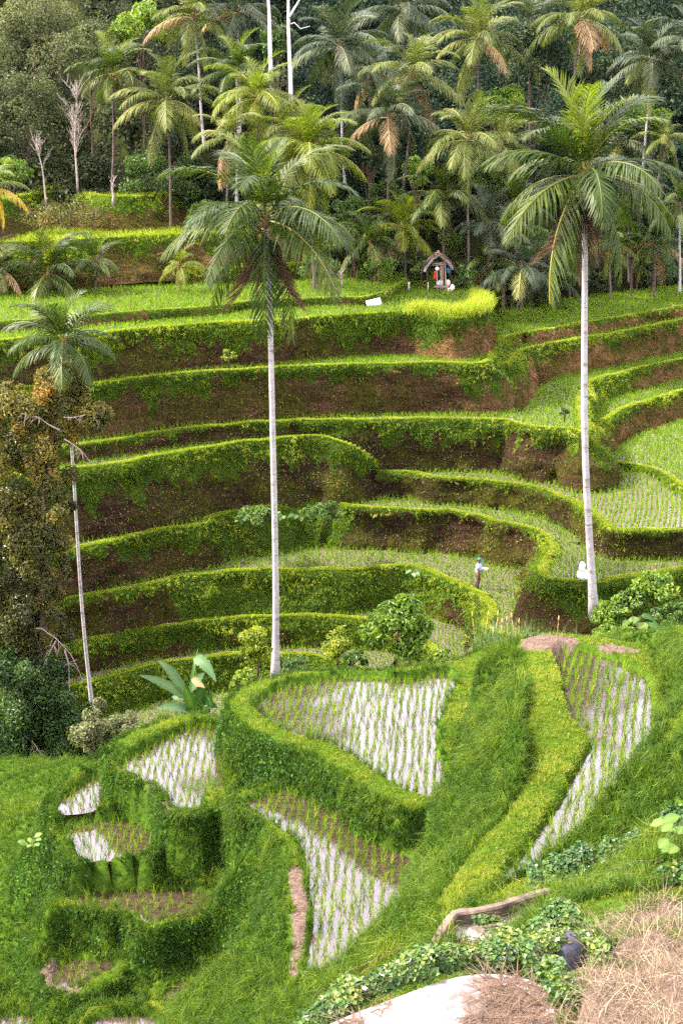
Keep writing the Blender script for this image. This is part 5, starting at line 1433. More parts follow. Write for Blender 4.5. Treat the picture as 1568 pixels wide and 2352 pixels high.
column_tree('dense dark green thicket tree at the foot of the creeper-covered group', (60, 1800), 60.5,
            [(20, 1540, 40), (80, 1540, 36), (130, 1550, 30), (30, 1600, 40), (95, 1600, 38), (150, 1600, 30), (20, 1660, 42), (85, 1665, 40), (150, 1660, 34), (190, 1680, 26), (25, 1725, 42), (90, 1725, 40), (150, 1720, 34), (60, 1775, 36), (120, 1765, 30), (10, 1780, 30), (55, 1570, 36), (110, 1610, 32), (0, 1630, 34), (60, 1630, 36), (120, 1640, 34), (175, 1640, 24), (55, 1700, 38), (120, 1700, 34), (180, 1715, 24), (0, 1700, 30), (150, 1750, 24), (200, 1650, 20)],
            M_LEAF['mid'], .13, 120, .34, 33, [(60, 1700), (70, 1600), (65, 1520)], .16,
            [[(20, 1740), (40, 1710), (52, 1690)], [(100, 1740), (70, 1700), (40, 1680)], [(190, 1640), (215, 1690), (240, 1720)]], 6)
column_tree('grey-green leafy shrub at the foot of the slender palm', (235, 1735), 57,
            [(215, 1660, 26), (250, 1655, 26), (285, 1665, 20), (230, 1690, 28), (270, 1690, 24), (195, 1700, 24), (225, 1630, 18)],
            M_LEAF['olive'], .13, 120, .75, 34, [(235, 1700), (238, 1660)], .07, [], 0, None, None, 'shrub', 'leafy_shrub')
column_tree('dark green leafy mass above the white bare branch at the left edge', (10, 1560), 62,
            [(-5, 1400, 30), (5, 1460, 30), (25, 1500, 26), (-10, 1340, 30), (5, 1290, 28)], M_LEAF['mid'], .13, 120, .3, 35, [(10, 1500), (5, 1350)], .15, [], 3)

# ------------------------------------------------------------------ shrubs between ridge and terraces


def oshrub(label, o, y, ro, rzo, mat, size, ncl, nl, tone, seed, base_o=None, cat='shrub', name='leafy_shrub', group='leafy shrubs behind the near ridge', aspect=.5, cr=(.2, .36), tv=.12):
    c = ony(o, y); s = FPX / (y * CT + (HC - c[2]) * ST)
    b = ony(base_o, y) if base_o else c.copy()
    b[2] = b[2] if base_o and b[2] < c[2] - rzo / s else c[2] - rzo / s * .95
    return tree(name, label, cat, b, c, (ro / s, ro / s, rzo / s), ncl, nl, size, mat, tone, seed, .05, 6, None, group, cr, tv, aspect)


oshrub('big domed shrub with large pointed yellow-green leaves behind the middle flooded paddy', (912, 1455), 52, 84, 88, ML['bright'], .25, 60, 60, .40, 41, aspect=.42, cr=(.16, .32), tv=.2)
oshrub('small open shrub with pale bare stems just left of the big domed shrub', (775, 1490), 52.5, 44, 52, ML['yellow'], .17, 22, 42, .35, 42)
oshrub('yellow-leaved young tree hugging the foot of the tall left palm', (592, 1490), 58, 40, 58, ML['yellow'], .20, 26, 46, .40, 43)
oshrub('yellow-green bush between the banana plant and the left palm foot', (560, 1565), 51, 34, 32, ML['bright'], .16, 16, 60, .62, 44)
oshrub('low dark bush in the hollow left of the small open shrub', (680, 1535), 51, 48, 24, ML['mid'], .15, 18, 60, .55, 45)
oshrub('thin upright sprig with yellow tips right of the big domed shrub', (1072, 1478), 49, 10, 26, ML['yellow'], .12, 8, 22, .5, 46, (1066, 1540))
oshrub('dark leafy shrub tucked under the small open shrub', (812, 1520), 51.5, 34, 26, ML['mid'], .16, 14, 55, .5, 47)
oshrub('low leafy plant with bright tips right below the big domed shrub', (1010, 1508), 49.5, 34, 18, ML['bright'], .13, 12, 50, .55, 48)
oshrub('broad fern-like bush beneath the near right palm trunk', (1405, 1415), 60, 55, 42, ML['bright'], .20, 26, 70, .48, 51)
oshrub('tall bush at the right edge below the sixth terrace', (1500, 1365), 61, 72, 46, ML['bright'], .20, 34, 70, .50, 52)
oshrub('dark green bush at the right edge above the mossy mound', (1545, 1425), 59, 52, 40, ML['mid'], .2, 24, 70, .62, 53)
oshrub('leafy bush between the fern-like bush and the tall right-edge bush', (1450, 1395), 60.5, 44, 42, ML['mid'], .2, 22, 70, .70, 54)
oshrub('low bush in front of the fern-like bush with big round leaves beside it', (1400, 1462), 57, 52, 26, ML['bright'], .18, 20, 60, .44, 55)
oshrub('bushy growth on the green platform below the sixth terrace rim', (585, 1185), 77.5, 52, 20, ML['mid'], .20, 22, 60, .74, 56, group='leafy plants on the green platform')
oshrub('dark creeper bush at the right end of the green platform', (745, 1180), 77.5, 48, 26, ML['mid'], .18, 22, 70, .6, 57, group='leafy plants on the green platform')
oshrub('yellow-flowering leafy bush on the grassy nose where the right terraces meet', (1128, 862), 88, 22, 26, ML['bright'], .2, 12, 60, .6, 58, group='leafy plants on the right banks')
oshrub('fluffy bright bush at the foot of the soil bank left of the tall palm', (525, 818), 84, 22, 16, ML['yellow'], .18, 10, 60, .42, 59, group='leafy plants on the left banks')
oshrub('weedy bush hanging from the bank below the hut terrace', (845, 800), 92, 44, 30, ML['mid'], .19, 20, 80, .72, 60, group='leafy plants on the left banks')
oshrub('small round bush on the grassy point of the fourth terrace', (1296, 946), 82, 13, 12, ML['mid'], .16, 8, 60, .7, 61, group='leafy plants on the right banks')


# ------------------------------------------------------------------ leaf blades: banana, taro, big-leaved weed


def blade(m, p0, p1, width, sag, nrm, a=.5, n=12, shape='banana', fold=.25, curl=0.):
    p0 = np.asarray(p0, float); p1 = np.asarray(p1, float)
    t = np.linspace(0, 1, n)
    C = p0 + (p1 - p0) * t[:, None] + np.array([0, 0, 1.]) * (sag * np.sin(np.pi * t))[:, None]
    T_ = np.gradient(C, axis=0); T_ /= np.linalg.norm(T_, axis=1)[:, None]
    nrm = np.asarray(nrm, float)
    S_ = np.cross(T_, nrm); S_ /= np.linalg.norm(S_, axis=1)[:, None] + 1e-9
    N_ = np.cross(S_, T_)
    if shape == 'banana': w_ = width * .5 * np.clip(np.minimum(1, t * 5 + .15) * np.minimum(1, (1.02 - t) * 2.2) ** .8, .03, 1)
    elif shape == 'heart': w_ = width * .5 * np.clip(np.sin(np.pi * (t * .97 + .02) ** .62) ** .8, .02, 1)
    else: w_ = width * .5 * np.clip(np.sin(np.pi * (t * .95 + .03)) ** .8, .03, 1)
    jag = 1 + (.16 if shape == 'banana' else .04) * np.sin(t * 41 + p0[0] * 9)
    L_ = C - S_ * (w_ * jag)[:, None] + N_ * (w_ * fold)[:, None]; R_ = C + S_ * (w_ * (2 - jag))[:, None] + N_ * (w_ * fold)[:, None]
    V = np.vstack([L_, C, R_]); i = np.arange(n - 1)
    Q_ = np.vstack([np.stack([i, i + 1, n + i + 1, n + i], 1), np.stack([n + i, n + i + 1, 2 * n + i + 1, 2 * n + i], 1)])
    m.add(V, Q_, None, np.r_[np.full(n, a), np.full(n, min(1, a + .3)), np.full(n, a)])


M_BANANA = leaf_mat('banana_leaf', [(0, (.012, .04, .008)), (.5, (.03, .08, .016)), (1, (.16, .21, .045))], .32, .5, .14, .2)
M_BANANA2 = leaf_mat('banana_leaf_pale', [(0, (.035, .085, .035)), (.5, (.075, .14, .06)), (1, (.17, .22, .09))], .25, .5, .12, .1)
M_STEM = plain_mat('green_stem', (.08, .10, .02), (.20, .20, .05), 9, .6, .3, .3, obj=True)
yb = 46.5
bb = ony((463, 1650), yb)
ban = thing('banana_plant', 'banana plant with long ragged silvery leaves behind the left flooded paddy', 'banana plant', bb - [0, 0, .8])
off = np.array([0, 0, .8])
mm = MB(); top = ony((455, 1585), yb) - bb + off
mm.tube(np.array([[0, 0, -.4], [0, 0, .6], top * .7, top]), [.14, .12, .10, .06], 9); mm.build('pseudostem', M_STEM, ban)
for (po, qo, wd, sag, nr, pale, dy0, dy1) in [((430, 1606), (320, 1551), .34, .14, (.2, -.7, .7), 1, 0, -.6), ((428, 1600), (364, 1517), .40, .16, (.7, -.6, .3), 1, 0, .2), ((440, 1588), (456, 1488), .40, .05, (-.9, -.3, .2), 0, 0, .5),
        ((446, 1512), (497, 1566), .40, .22, (-.4, -.7, .6), 1, .3, -.4), ((444, 1640), (424, 1576), .42, .05, (.3, -.9, .3), 0, -.3, -.6), ((452, 1640), (468, 1560), .42, .06, (.1, -1, .2), 0, -.2, -.1), ((470, 1640), (490, 1590), .44, .1, (-.4, -.8, .3), 0, 0, -.5),
        ((440, 1636), (362, 1628), .42, .10, (.1, -.5, .9), 1, -.3, -.9), ((450, 1630), (500, 1625), .40, .12, (0, -.6, .8), 0, 0, -.3), ((425, 1610), (395, 1600), .32, .05, (.2, -.8, .6), 0, .2, .5), ((438, 1590), (470, 1545), .38, .1, (-.5, -.7, .3), 0, .4, .9)]:
    mm = MB(); p = ony(po, yb + dy0) - bb + off; q_ = ony(qo, yb + dy1) - bb + off
    blade(mm, p, q_, wd, sag, nr, .35, 16)
    mm.tube(np.array([p * .3 + np.array([0, 0, .5]) * .7, p]), [.035, .025], 5, .9)
    mm.build('leaf', M_BANANA2 if pale else M_BANANA, ban)
for (po, qo) in [((440, 1560), (470, 1580)), ((428, 1612), (405, 1640))]:
    mm = MB(); blade(mm, ony(po, yb - .2) - bb + off, ony(qo, yb - .4) - bb + off, .26, .04, (0, -1, .2), .6, 9); mm.build('dead_leaf', FR['tan'], ban)


def taro(label, o, y, n, hgt, lw, seed, cat='leafy plant', name='taro_plant', mat=None, shape='heart', group=None, tilt=.5, zb=None):
    b = ony(o, y)
    if zb is not None: b[2] = zb
    root = thing(name, label, cat, b, 0, group)
    rr = np.random.default_rng(seed)
    for i in range(n):
        a = i * 2.4 + rr.uniform(-.3, .3); h = hgt * rr.uniform(.55, 1.1); q = hgt * rr.uniform(.15, .6)
        t_ = np.array([math.cos(a) * q, math.sin(a) * q, h])
        mm = MB(); mm.tube(np.array([[0, 0, -.1], t_ * [.4, .4, .7], t_]), [.018, .014, .009], 5, .9)
        l = lw * rr.uniform(.7, 1.15)
        d = np.array([math.cos(a), math.sin(a) - .5, -tilt]); d /= np.linalg.norm(d)
        blade(mm, t_, t_ + d * l, l * .72, .05 * l, (0, -.35, 1), rr.uniform(.2, .7), 10, shape, .12)
        mm.build('leaf', mat or M_BANANA, root)
    return root


taro('clump of broad blue-green taro leaves on the left of the green platform', (560, 1205), 76.9, 9, .55, .36, 1, mat=M_BANANA)
taro('clump of drooping dark taro leaves right of the tall left palm trunk', (690, 1203), 76.9, 9, .7, .40, 2)
taro('taro plant among creepers behind the trunk of the tall left palm', (652, 1203), 77., 8, .65, .36, 3)
taro('pale round taro leaf with a few companions on the bank below the farmer', (946, 1328), 71.2, 6, .4, .34, 4, mat=M_BANANA2)
taro('large round-leaved plant low in the thicket behind the right paddy', (1462, 1450), 55.5, 9, .7, .62, 5)
M_WEED = leaf_mat('weed_leaf', [(0, (.03, .07, .012)), (.5, (.075, .14, .025)), (1, (.20, .25, .07))], .35, .55, .12, .2)
taro('big pale-leaved weed leaning in at the right edge of the foreground', (1580, 2010), 19., 26, .85, .24, 6, 'leafy plant', 'broad_leaved_weed', M_WEED, 'oval', None, .35)
taro('small yellow-green sprout on the grassy slope left of the small paddies', (72, 1952), 36., 7, .30, .24, 7, 'sprout', 'young_sprout', M_WEED, 'oval', None, -.2)

# reeds with pale seed heads
M_HEAD = plain_mat('seed_head', (.30, .20, .06), (.55, .40, .15), 30, .9, .1, .2, obj=True)


def reeds(label, o, y, n, hgt, wid, heads, seed):
    b = ony(o, y); b[2] = max(b[2] - 1., ground_z(b[0], b[1]))
    root = thing('reed_clump', label, 'reeds', b, 0, 'reed clumps behind the right paddy')
    S = Scatter(); rr = np.random.default_rng(seed)
    P_ = np.c_[rr.normal(0, wid, n), rr.normal(0, wid * .6, n), np.zeros(n)]; up = np.zeros((n, 3)); up[:, 2] = 1
    S.blades(P_, up, rr.uniform(.6, 1.1, n) * hgt, .035, rr.uniform(.1, .6, n), .22, .5)
    S.build('blades', M_REED, root)
    for i in range(heads):
        mm = MB(); x_ = rr.normal(0, wid); h = hgt * rr.uniform(.85, 1.1); l_ = rr.uniform(-.12, .12)
        mm.tube(np.array([[x_, 0, 0], [x_ + l_ * h * .5, 0, h * .7], [x_ + l_ * h, 0, h]]), .008, 4)
        mm.tube(np.array([[x_ + l_ * h, 0, h - .02], [x_ + l_ * h * 1.05, 0, h + .12], [x_ + l_ * h * 1.1, 0, h + .28]]), [.02, .035, .008], 6); mm.build('seed_head', M_HEAD, root)


M_REED = leaf_mat('reed_blade', [(0, (.05, .09, .03)), (.5, (.11, .17, .06)), (1, (.25, .30, .13))], .3, .4, .4, .1)
reeds('grey-green reed clump with pale seed heads nearest the seventh terrace end', (1125, 1475), 57, 170, 2.0, .55, 4, 1)
reeds('tallest grey-green reed clump in the middle of the reeds behind the straw patch', (1185, 1478), 56.5, 200, 2.1, .6, 3, 2)
reeds('reed clump nearest the trunk of the near right palm', (1245, 1475), 57.5, 170, 1.8, .6, 1, 3)

# ------------------------------------------------------------------ thatched stall and the goods about it
M_THATCH = plain_mat('grey_thatch', (.22, .16, .145), (.58, .46, .43), 14, .95, .1, .8, 8, True, .05)
M_BAMBOO = plain_mat('old_bamboo', (.20, .15, .11), (.42, .34, .27), 8, .7, .3, .3, obj=True)
M_CLOTHW = plain_mat('white_sacking', (.55, .54, .56), (.80, .79, .80), 9, .9, .1, .5, obj=True)
M_RED = plain_mat('red_cloth', (.42, .02, .015), (.60, .05, .03), 6, .85, .2, .3, obj=True)
M_BLUE = plain_mat('blue_plastic', (.02, .16, .42), (.04, .26, .60), 4, .4, .5, .05, obj=True)
M_CREAM = plain_mat('cream_plastic', (.55, .42, .32), (.70, .58, .48), 5, .55, .4, .1, obj=True)
M_STONE = plain_mat('grey_stone', (.22, .21, .21), (.48, .46, .47), 7, .9, .2, .6, 6, True)
YH = 103.8
hb = ony((1011, 675), YH); K8 = 212.


def h8(x, y, d=0.):
    return np.array([(x - 610) / K8, d, (770 - y) / K8])


hut = thing('thatched_stall', 'small thatched bamboo stall on the terrace edge in front of the palms', 'stall', hb)
prof = [(-.0, 2.96), (-.22, 2.86), (-.50, 2.66), (-.78, 2.36), (-.98, 2.05), (-1.12, 1.72)]
prof_r = [(0.0, 2.96), (.20, 2.87), (.46, 2.70), (.74, 2.42), (.94, 2.14), (1.08, 1.86)]
full = [(x - .20, z) for x, z in prof[::-1]] + [(x - .20, z) for x, z in prof_r[1:]]
fo = np.array(full); tv = np.gradient(fo, axis=0); tv /= np.linalg.norm(tv, axis=1)[:, None]; nv = np.stack([-tv[:, 1], tv[:, 0]], 1)
m = MB(); ny_ = 9; nP = len(fo)
yy = np.linspace(-.75, .95, ny_)
V = []
for lay, th in ((0, .0), (1, -.17)):
    for j, y_ in enumerate(yy):
        e = 1 - .06 * abs(j - 4) / 4
        for i in range(nP):
            p = fo[i] + nv[i] * th
            w_ = .02 * math.sin(i * 5.1 + j * 3.7) + .02 * math.sin(i * 2.3 + j * 7.9)
            V.append((p[0] * (1 + w_ * .3), y_ + (.05 * math.sin(i * 2.1) if j in (0, ny_ - 1) else 0), p[1] + w_ + (.05 if j in (0, ny_ - 1) and i == nP // 2 else 0)))
V = np.array(V); Q_ = []
ix = lambda l, j, i: l * ny_ * nP + j * nP + i
for l in (0, 1):
    for j in range(ny_ - 1):
        for i in range(nP - 1):
            Q_.append((ix(l, j, i), ix(l, j, i + 1), ix(l, j + 1, i + 1), ix(l, j + 1, i)))
for j in range(ny_ - 1):
    for i in (0, nP - 1): Q_.append((ix(0, j, i), ix(0, j + 1, i), ix(1, j + 1, i), ix(1, j, i)))
for i in range(nP - 1):
    for j in (0, ny_ - 1): Q_.append((ix(0, j, i), ix(0, j, i + 1), ix(1, j, i + 1), ix(1, j, i)))
m.add(V, Q_)
rf = m.build('roof', M_THATCH, hut)
S = Scatter(); n_ = 2600
i_ = rng.uniform(0, nP - 1.001, n_); i0_ = i_.astype(int); f_ = i_ - i0_
b2 = fo[i0_] * (1 - f_)[:, None] + fo[i0_ + 1] * f_[:, None]; nn2 = nv[i0_]
yv = np.where(rng.uniform(0, 1, n_) < .5, rng.uniform(-.75, .95, n_), -.75 + rng.exponential(.04, n_))
dirx = np.sign(b2[:, 0] + .2)
tdir = np.stack([dirx * .6, -.05 + 0 * dirx, -.7 + 0 * dirx], 1)
S.blades(np.c_[b2[:, 0] + nn2[:, 0] * .01, yv, b2[:, 1] + nn2[:, 1] * .01], tdir, rng.uniform(.15, .32, n_), .022, rng.uniform(0, .7, n_), .2, .2)
S.build('thatch_straw', M_DRY, rf)
m = MB(); m.tube(np.array([[-.30, -.8, 2.98], [-.2, 0, 3.02], [-.16, .98, 2.98]]), [.09, .10, .08], 7); m.build('ridge_roll', M_FIBRE, rf)
for x_, d_, t_ in ((545, -.42, 330), (660, -.42, 300), (600, -.45, 320), (545, .55, 330), (690, .55, 330), (630, -.40, 330)):
    m = MB(); p0 = h8(x_ + (12 if x_ == 660 else 0) * 2, 775, d_); p1 = h8(x_, t_ - 40, d_); m.tube(np.array([p0, (p0 + p1) / 2 + [.015, 0, 0], p1]), [.038, .034, .030], 7); m.build('post', M_BAMBOO, hut)
for z_, x0, x1, d_ in ((292, 465, 745, -.52), (318, 455, 735, -.46), (300, 480, 740, .6)):
    m = MB(); m.tube(np.array([h8(x0, z_ + 4, d_), h8((x0 + x1) / 2, z_ - 3, d_), h8(x1, z_ - 6, d_)]), .03, 7); m.build('beam', M_BAMBOO, hut)
m = MB(); m.box(h8(618, 655, .08), (1.05, 1.05, .05), 0, 0, .012); m.build('platform', M_BAMBOO, hut)
for x_, d_ in ((575, -.3), (690, -.3), (575, .5), (690, .5)):
    m = MB(); m.tube(np.array([h8(x_, 778, d_), h8(x_, 660, d_)]), .035, 6); m.build('leg', M_BAMBOO, hut)


def cloth(name, label, x_, y0_, y1_, w_, d_, mat, seed):
    n1, n2 = 7, 9; V = []
    for i in range(n2):
        t = i / (n2 - 1)
        for j in range(n1):
            s = j / (n1 - 1) - .5
            V.append(h8(x_, y0_ + (y1_ - y0_) * t, d_) + [s * w_ * (.55 + .6 * t), .05 * math.sin(s * 11 + seed) * (.4 + t) , .03 * math.sin(s * 7 + seed * 2) * t])
    V = np.array(V); k_ = np.arange(n2 * n1).reshape(n2, n1)
    Q1 = np.stack([k_[:-1, :-1], k_[:-1, 1:], k_[1:, 1:], k_[1:, :-1]], -1).reshape(-1, 4)
    V2 = V + [0, .02, 0]; nV = len(V)
    edge = np.r_[k_[0], k_[1:, -1], k_[-1, ::-1][1:], k_[::-1, 0][1:-1]]
    e2 = np.roll(edge, -1)
    m = MB(); m.add(np.vstack([V, V2]), np.vstack([Q1, Q1[:, ::-1] + nV, np.stack([edge, edge + nV, e2 + nV, e2], 1)]))
    o = m.build(name, mat); o.location = hb
    tag(o, label, 'cloth')


cloth('red_cloth', 'bright red cloth hanging outside the left post of the thatched stall', 512, 405, 522, .24, -.50, M_RED, 1)
cloth('red_cloth', 'smaller red cloth hanging inside the stall between the posts', 632, 340, 435, .18, -.30, M_RED, 2)
m = MB(); u = np.linspace(0, 2 * np.pi, 17)[:-1]
V = [(.0, 0, 0)]
prof_b = [(.12, .0), (.135, .0), (.165, .34), (.178, .35), (.16, .35), (.13, .02)]
V = np.array([(r_ * math.cos(a), r_ * math.sin(a), z_) for r_, z_ in prof_b for a in u]); k_ = np.arange(16)
Q_ = np.vstack([np.stack([i * 16 + k_, i * 16 + (k_ + 1) % 16, (i + 1) * 16 + (k_ + 1) % 16, (i + 1) * 16 + k_], 1) for i in range(5)])
m.add(V, Q_); m.ball((0, 0, .015), (.125, .125, .012), 12, 5)
bk = m.build('blue_bucket', M_BLUE); bk.location = Vector(hb + h8(722, 438, -.35)); tag(bk, 'blue plastic bucket hung under the right eave of the stall', 'bucket')
m = MB(); a_ = np.linspace(0, np.pi, 9); m.tube(np.stack([.17 * np.cos(a_), 0 * a_, .34 + .26 * np.sin(a_)], 1), .008, 5); m.build('handle', M_BAMBOO, bk)


def lump(name, label, cat, p, r, mat, noise, seed, parts=()):
    m = MB(); m.ball((0, 0, r[2] * .9), r, 14, 10, 0, noise, seed); o = m.build(name, mat); o.location = Vector(p); tag(o, label, cat)
    return o


sk = lump('white_sack', 'white bundle lying on the stall platform behind the posts', 'sack', hb + h8(597, 645, .05), (.27, .24, .20), M_CLOTHW, .18, 3)
lump('white_sack', 'small white cloth bundle tied high on the left post of the stall', 'sack', hb + h8(545, 400, -.5), (.16, .10, .14), M_CLOTHW, .22, 5)
lump('cream_container', 'rounded cream container standing on the right end of the stall platform', 'container', hb + h8(715, 645, -.1), (.20, .18, .24), M_CREAM, .05, 6)
m = MB(); m.box((0, 0, .24), (.38, .34, .48), .15, 0, .04); bx_ = m.build('cream_box', M_CREAM); bx_.location = Vector(hb + h8(742, 770, -.35)); tag(bx_, 'pinkish cream box with a red mark standing right of the stall', 'box')
m = MB(); m.box((.03, -.185, .36), (.13, .02, .12), .15, 0, .01); m.build('red_mark', M_RED, bx_)
lump('white_sack', 'plump white sack standing against the right side of the cream box', 'sack', hb + h8(785, 720, -.2), (.17, .16, .25), M_CLOTHW, .15, 8)
lump('white_sack', 'small pale sack on the ground under the stall platform', 'sack', hb + h8(680, 770, -.3), (.13, .12, .13), M_CLOTHW, .2, 9)
m = MB(); m.tube(np.array([[0, 0, -.2], [0, 0, .2], [.02, 0, .42]]), [.09, .085, .075], 9); o = m.build('concrete_post', M_STONE); o.location = Vector(ony((938, 661), 103)); tag(o, 'short grey concrete post on the grass left of the stall', 'post')
m = MB(); m.tube(np.array([[0, 0, -.2], [0.01, 0, .3], [.0, 0, .5]]), [.03, .028, .022], 7); o = m.build('white_stake', M_CLOTHW); o.location = Vector(ony((982, 664), 103.4)); tag(o, 'thin white stake in front of the bush left of the stall', 'stake')

# sheet of metal and flat stones by the upper path
m = MB(); m.box((0, 0, .22), (1.0, .05, .50), 0, 0, .012)
for q in range(9): m.tube(np.array([[-.45 + q * .112, -.03, -.02], [-.45 + q * .112, -.03, .46]]), .02, 5)
o = m.build('metal_sheet', plain_mat('galvanised', (.42, .40, .44), (.62, .60, .66), 5, .45, .5, .1, obj=True)); o.location = Vector(ony((860, 702), 95.2)); o.rotation_euler = (-.55, -.22, .15)
tag(o, 'grey corrugated metal sheet leaning on the bund left of the stall', 'metal sheet')
for i, (p, s) in enumerate([((656, 699), (.75, .45, .12)), ((650, 709), (.85, .5, .12)), ((644, 719), (.75, .5, .12))]):
    m = MB(); m.box((0, 0, .02), s, .1 * i, 0, .05); o = m.build('step_stone', M_STONE); o.location = Vector(ony(p, 95.5 - i * .8))
    tag(o, ['topmost', 'middle', 'lowest'][i] + ' of three flat pale stepping stones beside the tall left palm', 'stone', 'stepping stones of the upper path')

# ------------------------------------------------------------------ things lying about on the terraces and the ridge
p = onz(z3([(890, 492)])[0], 2.48)
m = MB(); m.ball((0, 0, .24), (.42, .30, .30), 18, 12, 0, .16, 4); m.tube(np.array([[-.12, 0, .42], [-.16, 0, .62], [-.12, 0, .80], [-.18, 0, .92]]), [.20, .15, .16, .08], 10)
o = m.build('white_sack', M_CLOTHW); o.location = Vector(p); tag(o, 'white fertiliser sack with a twisted neck on the bund beside the right palm trunk', 'sack')
p = onz((630, 1779), 6.55)
m = MB(); m.ball((0, 0, .07), (.17, .12, .10), 14, 9, 0, .12, 2); o = m.build('white_stone', plain_mat('pale_stone', (.45, .44, .46), (.66, .64, .68), 6, .85, .2, .3, obj=True)); o.location = Vector(p); tag(o, 'rounded pale stone on the bund at the foot of the middle paddy bank', 'stone')
p = onz((712, 2231), 6.5)
m = MB(); m.tube(np.array([[-.085, 0, 0], [-.08, 0, 0], [.085, 0, 0], [.09, 0, 0]]), [.05, .056, .056, .048], 14); o = m.build('drink_can', plain_mat('cyan_tin', (.05, .36, .50), (.10, .50, .62), 3, .35, .6, .05, obj=True)); o.location = Vector(p + [0, 0, .06]); o.rotation_euler = (0, .05, .1); tag(o, 'blue tin lying in the corner of the long flooded paddy', 'tin')
m = MB(); m.tube(np.array([[-.093, 0, 0], [-.088, 0, 0], [-.08, 0, 0]]), [.03, .05, .057], 14); m.build('lid', M_STONE, o)

# concrete lip of the basin
M_CONC = plain_mat('mossy_concrete', (.035, .026, .02), (.17, .125, .10), 4, .9, .2, .6, 8)
wl = [onz(o, 13.12) for o in [(992, 2192), (1004, 2152), (1030, 2110), (1048, 2092), (1105, 2086), (1160, 2070), (1215, 2052), (1262, 2042)]]
C, s_ = resample(np.array(wl), .12)
T_ = np.gradient(C, axis=0); T_ /= np.linalg.norm(T_, axis=1)[:, None]; S_ = np.stack([T_[:, 1], -T_[:, 0], 0 * T_[:, 0]], 1)
pr = [(-.06, -.9), (-.07, -.03), (-.05, .0), (.05, .0), (.07, -.03), (.08, -.5), (.10, -1.2)]
V = np.vstack([C + S_ * a + np.array([0, 0, b]) + S_ * (.015 * vn(s_ * 5, s_ * 0 + i, 3))[:, None] + np.c_[0 * s_, 0 * s_, .02 * vn(s_ * 4, s_ * 0 + i * .3, 5)] for i, (a, b) in enumerate(pr)])
nC = len(C); i_ = np.arange(nC - 1)
Q_ = np.vstack([np.stack([r_ * nC + i_, r_ * nC + i_ + 1, (r_ + 1) * nC + i_ + 1, (r_ + 1) * nC + i_], 1) for r_ in range(len(pr) - 1)])
cap = [[r_ * nC for r_ in range(len(pr))], [r_ * nC + nC - 1 for r_ in range(len(pr))]]
T3 = [(c[0], c[q], c[q + 1]) for c in cap for q in range(1, len(pr) - 1)]
m = MB(); m.add(V, Q_, T3); o = m.build('concrete_lip', M_CONC); [setattr(f_, 'use_smooth', False) for f_ in o.data.polygons]; tag(o, 'worn mossy concrete edge of the pale basin in the foreground', 'concrete edge')

# boulder under the creepers
pb = onz((1284, 2236), 14.4)
m = MB(); m.ball((0, 0, .1), (.44, .36, .46), 26, 18, 0, .16, 8); o = m.build('boulder', plain_mat('dark_boulder', (.015, .015, .022), (.07, .07, .10), 3.5, .8, .3, .7, 7, True)); o.location = Vector(pb); tag(o, 'dark bluish boulder half smothered by flowering creepers', 'boulder')

# ------------------------------------------------------------------ flowering creepers of the foreground
M_IVY = leaf_mat('ivy_leaf', [(0, (.014, .045, .012)), (.45, (.05, .115, .020)), (.75, (.11, .17, .028)), (1, (.24, .26, .045))], .32, .42, .4, 0)
M_FLOWER = leaf_mat('pale_violet_petal', [(0, (.42, .30, .62)), (.5, (.60, .50, .78)), (1, (.85, .82, .88))], .3, .6, .2, .5, (1, .95, 1))
mm = MB()
for a in range(5):
    an = a * 2 * math.pi / 5
    blade(mm, (0, 0, 0), (math.cos(an) * .032, math.sin(an) * .032, .012), .026, .006, (0, 0, 1), .5, 5, 'oval', .1)
FLOWER = make_mesh('flower', np.vstack(mm.V), np.vstack(mm.Q), None, {'rnd': np.concatenate(mm.A)}); FLOWER.materials.append(M_FLOWER)


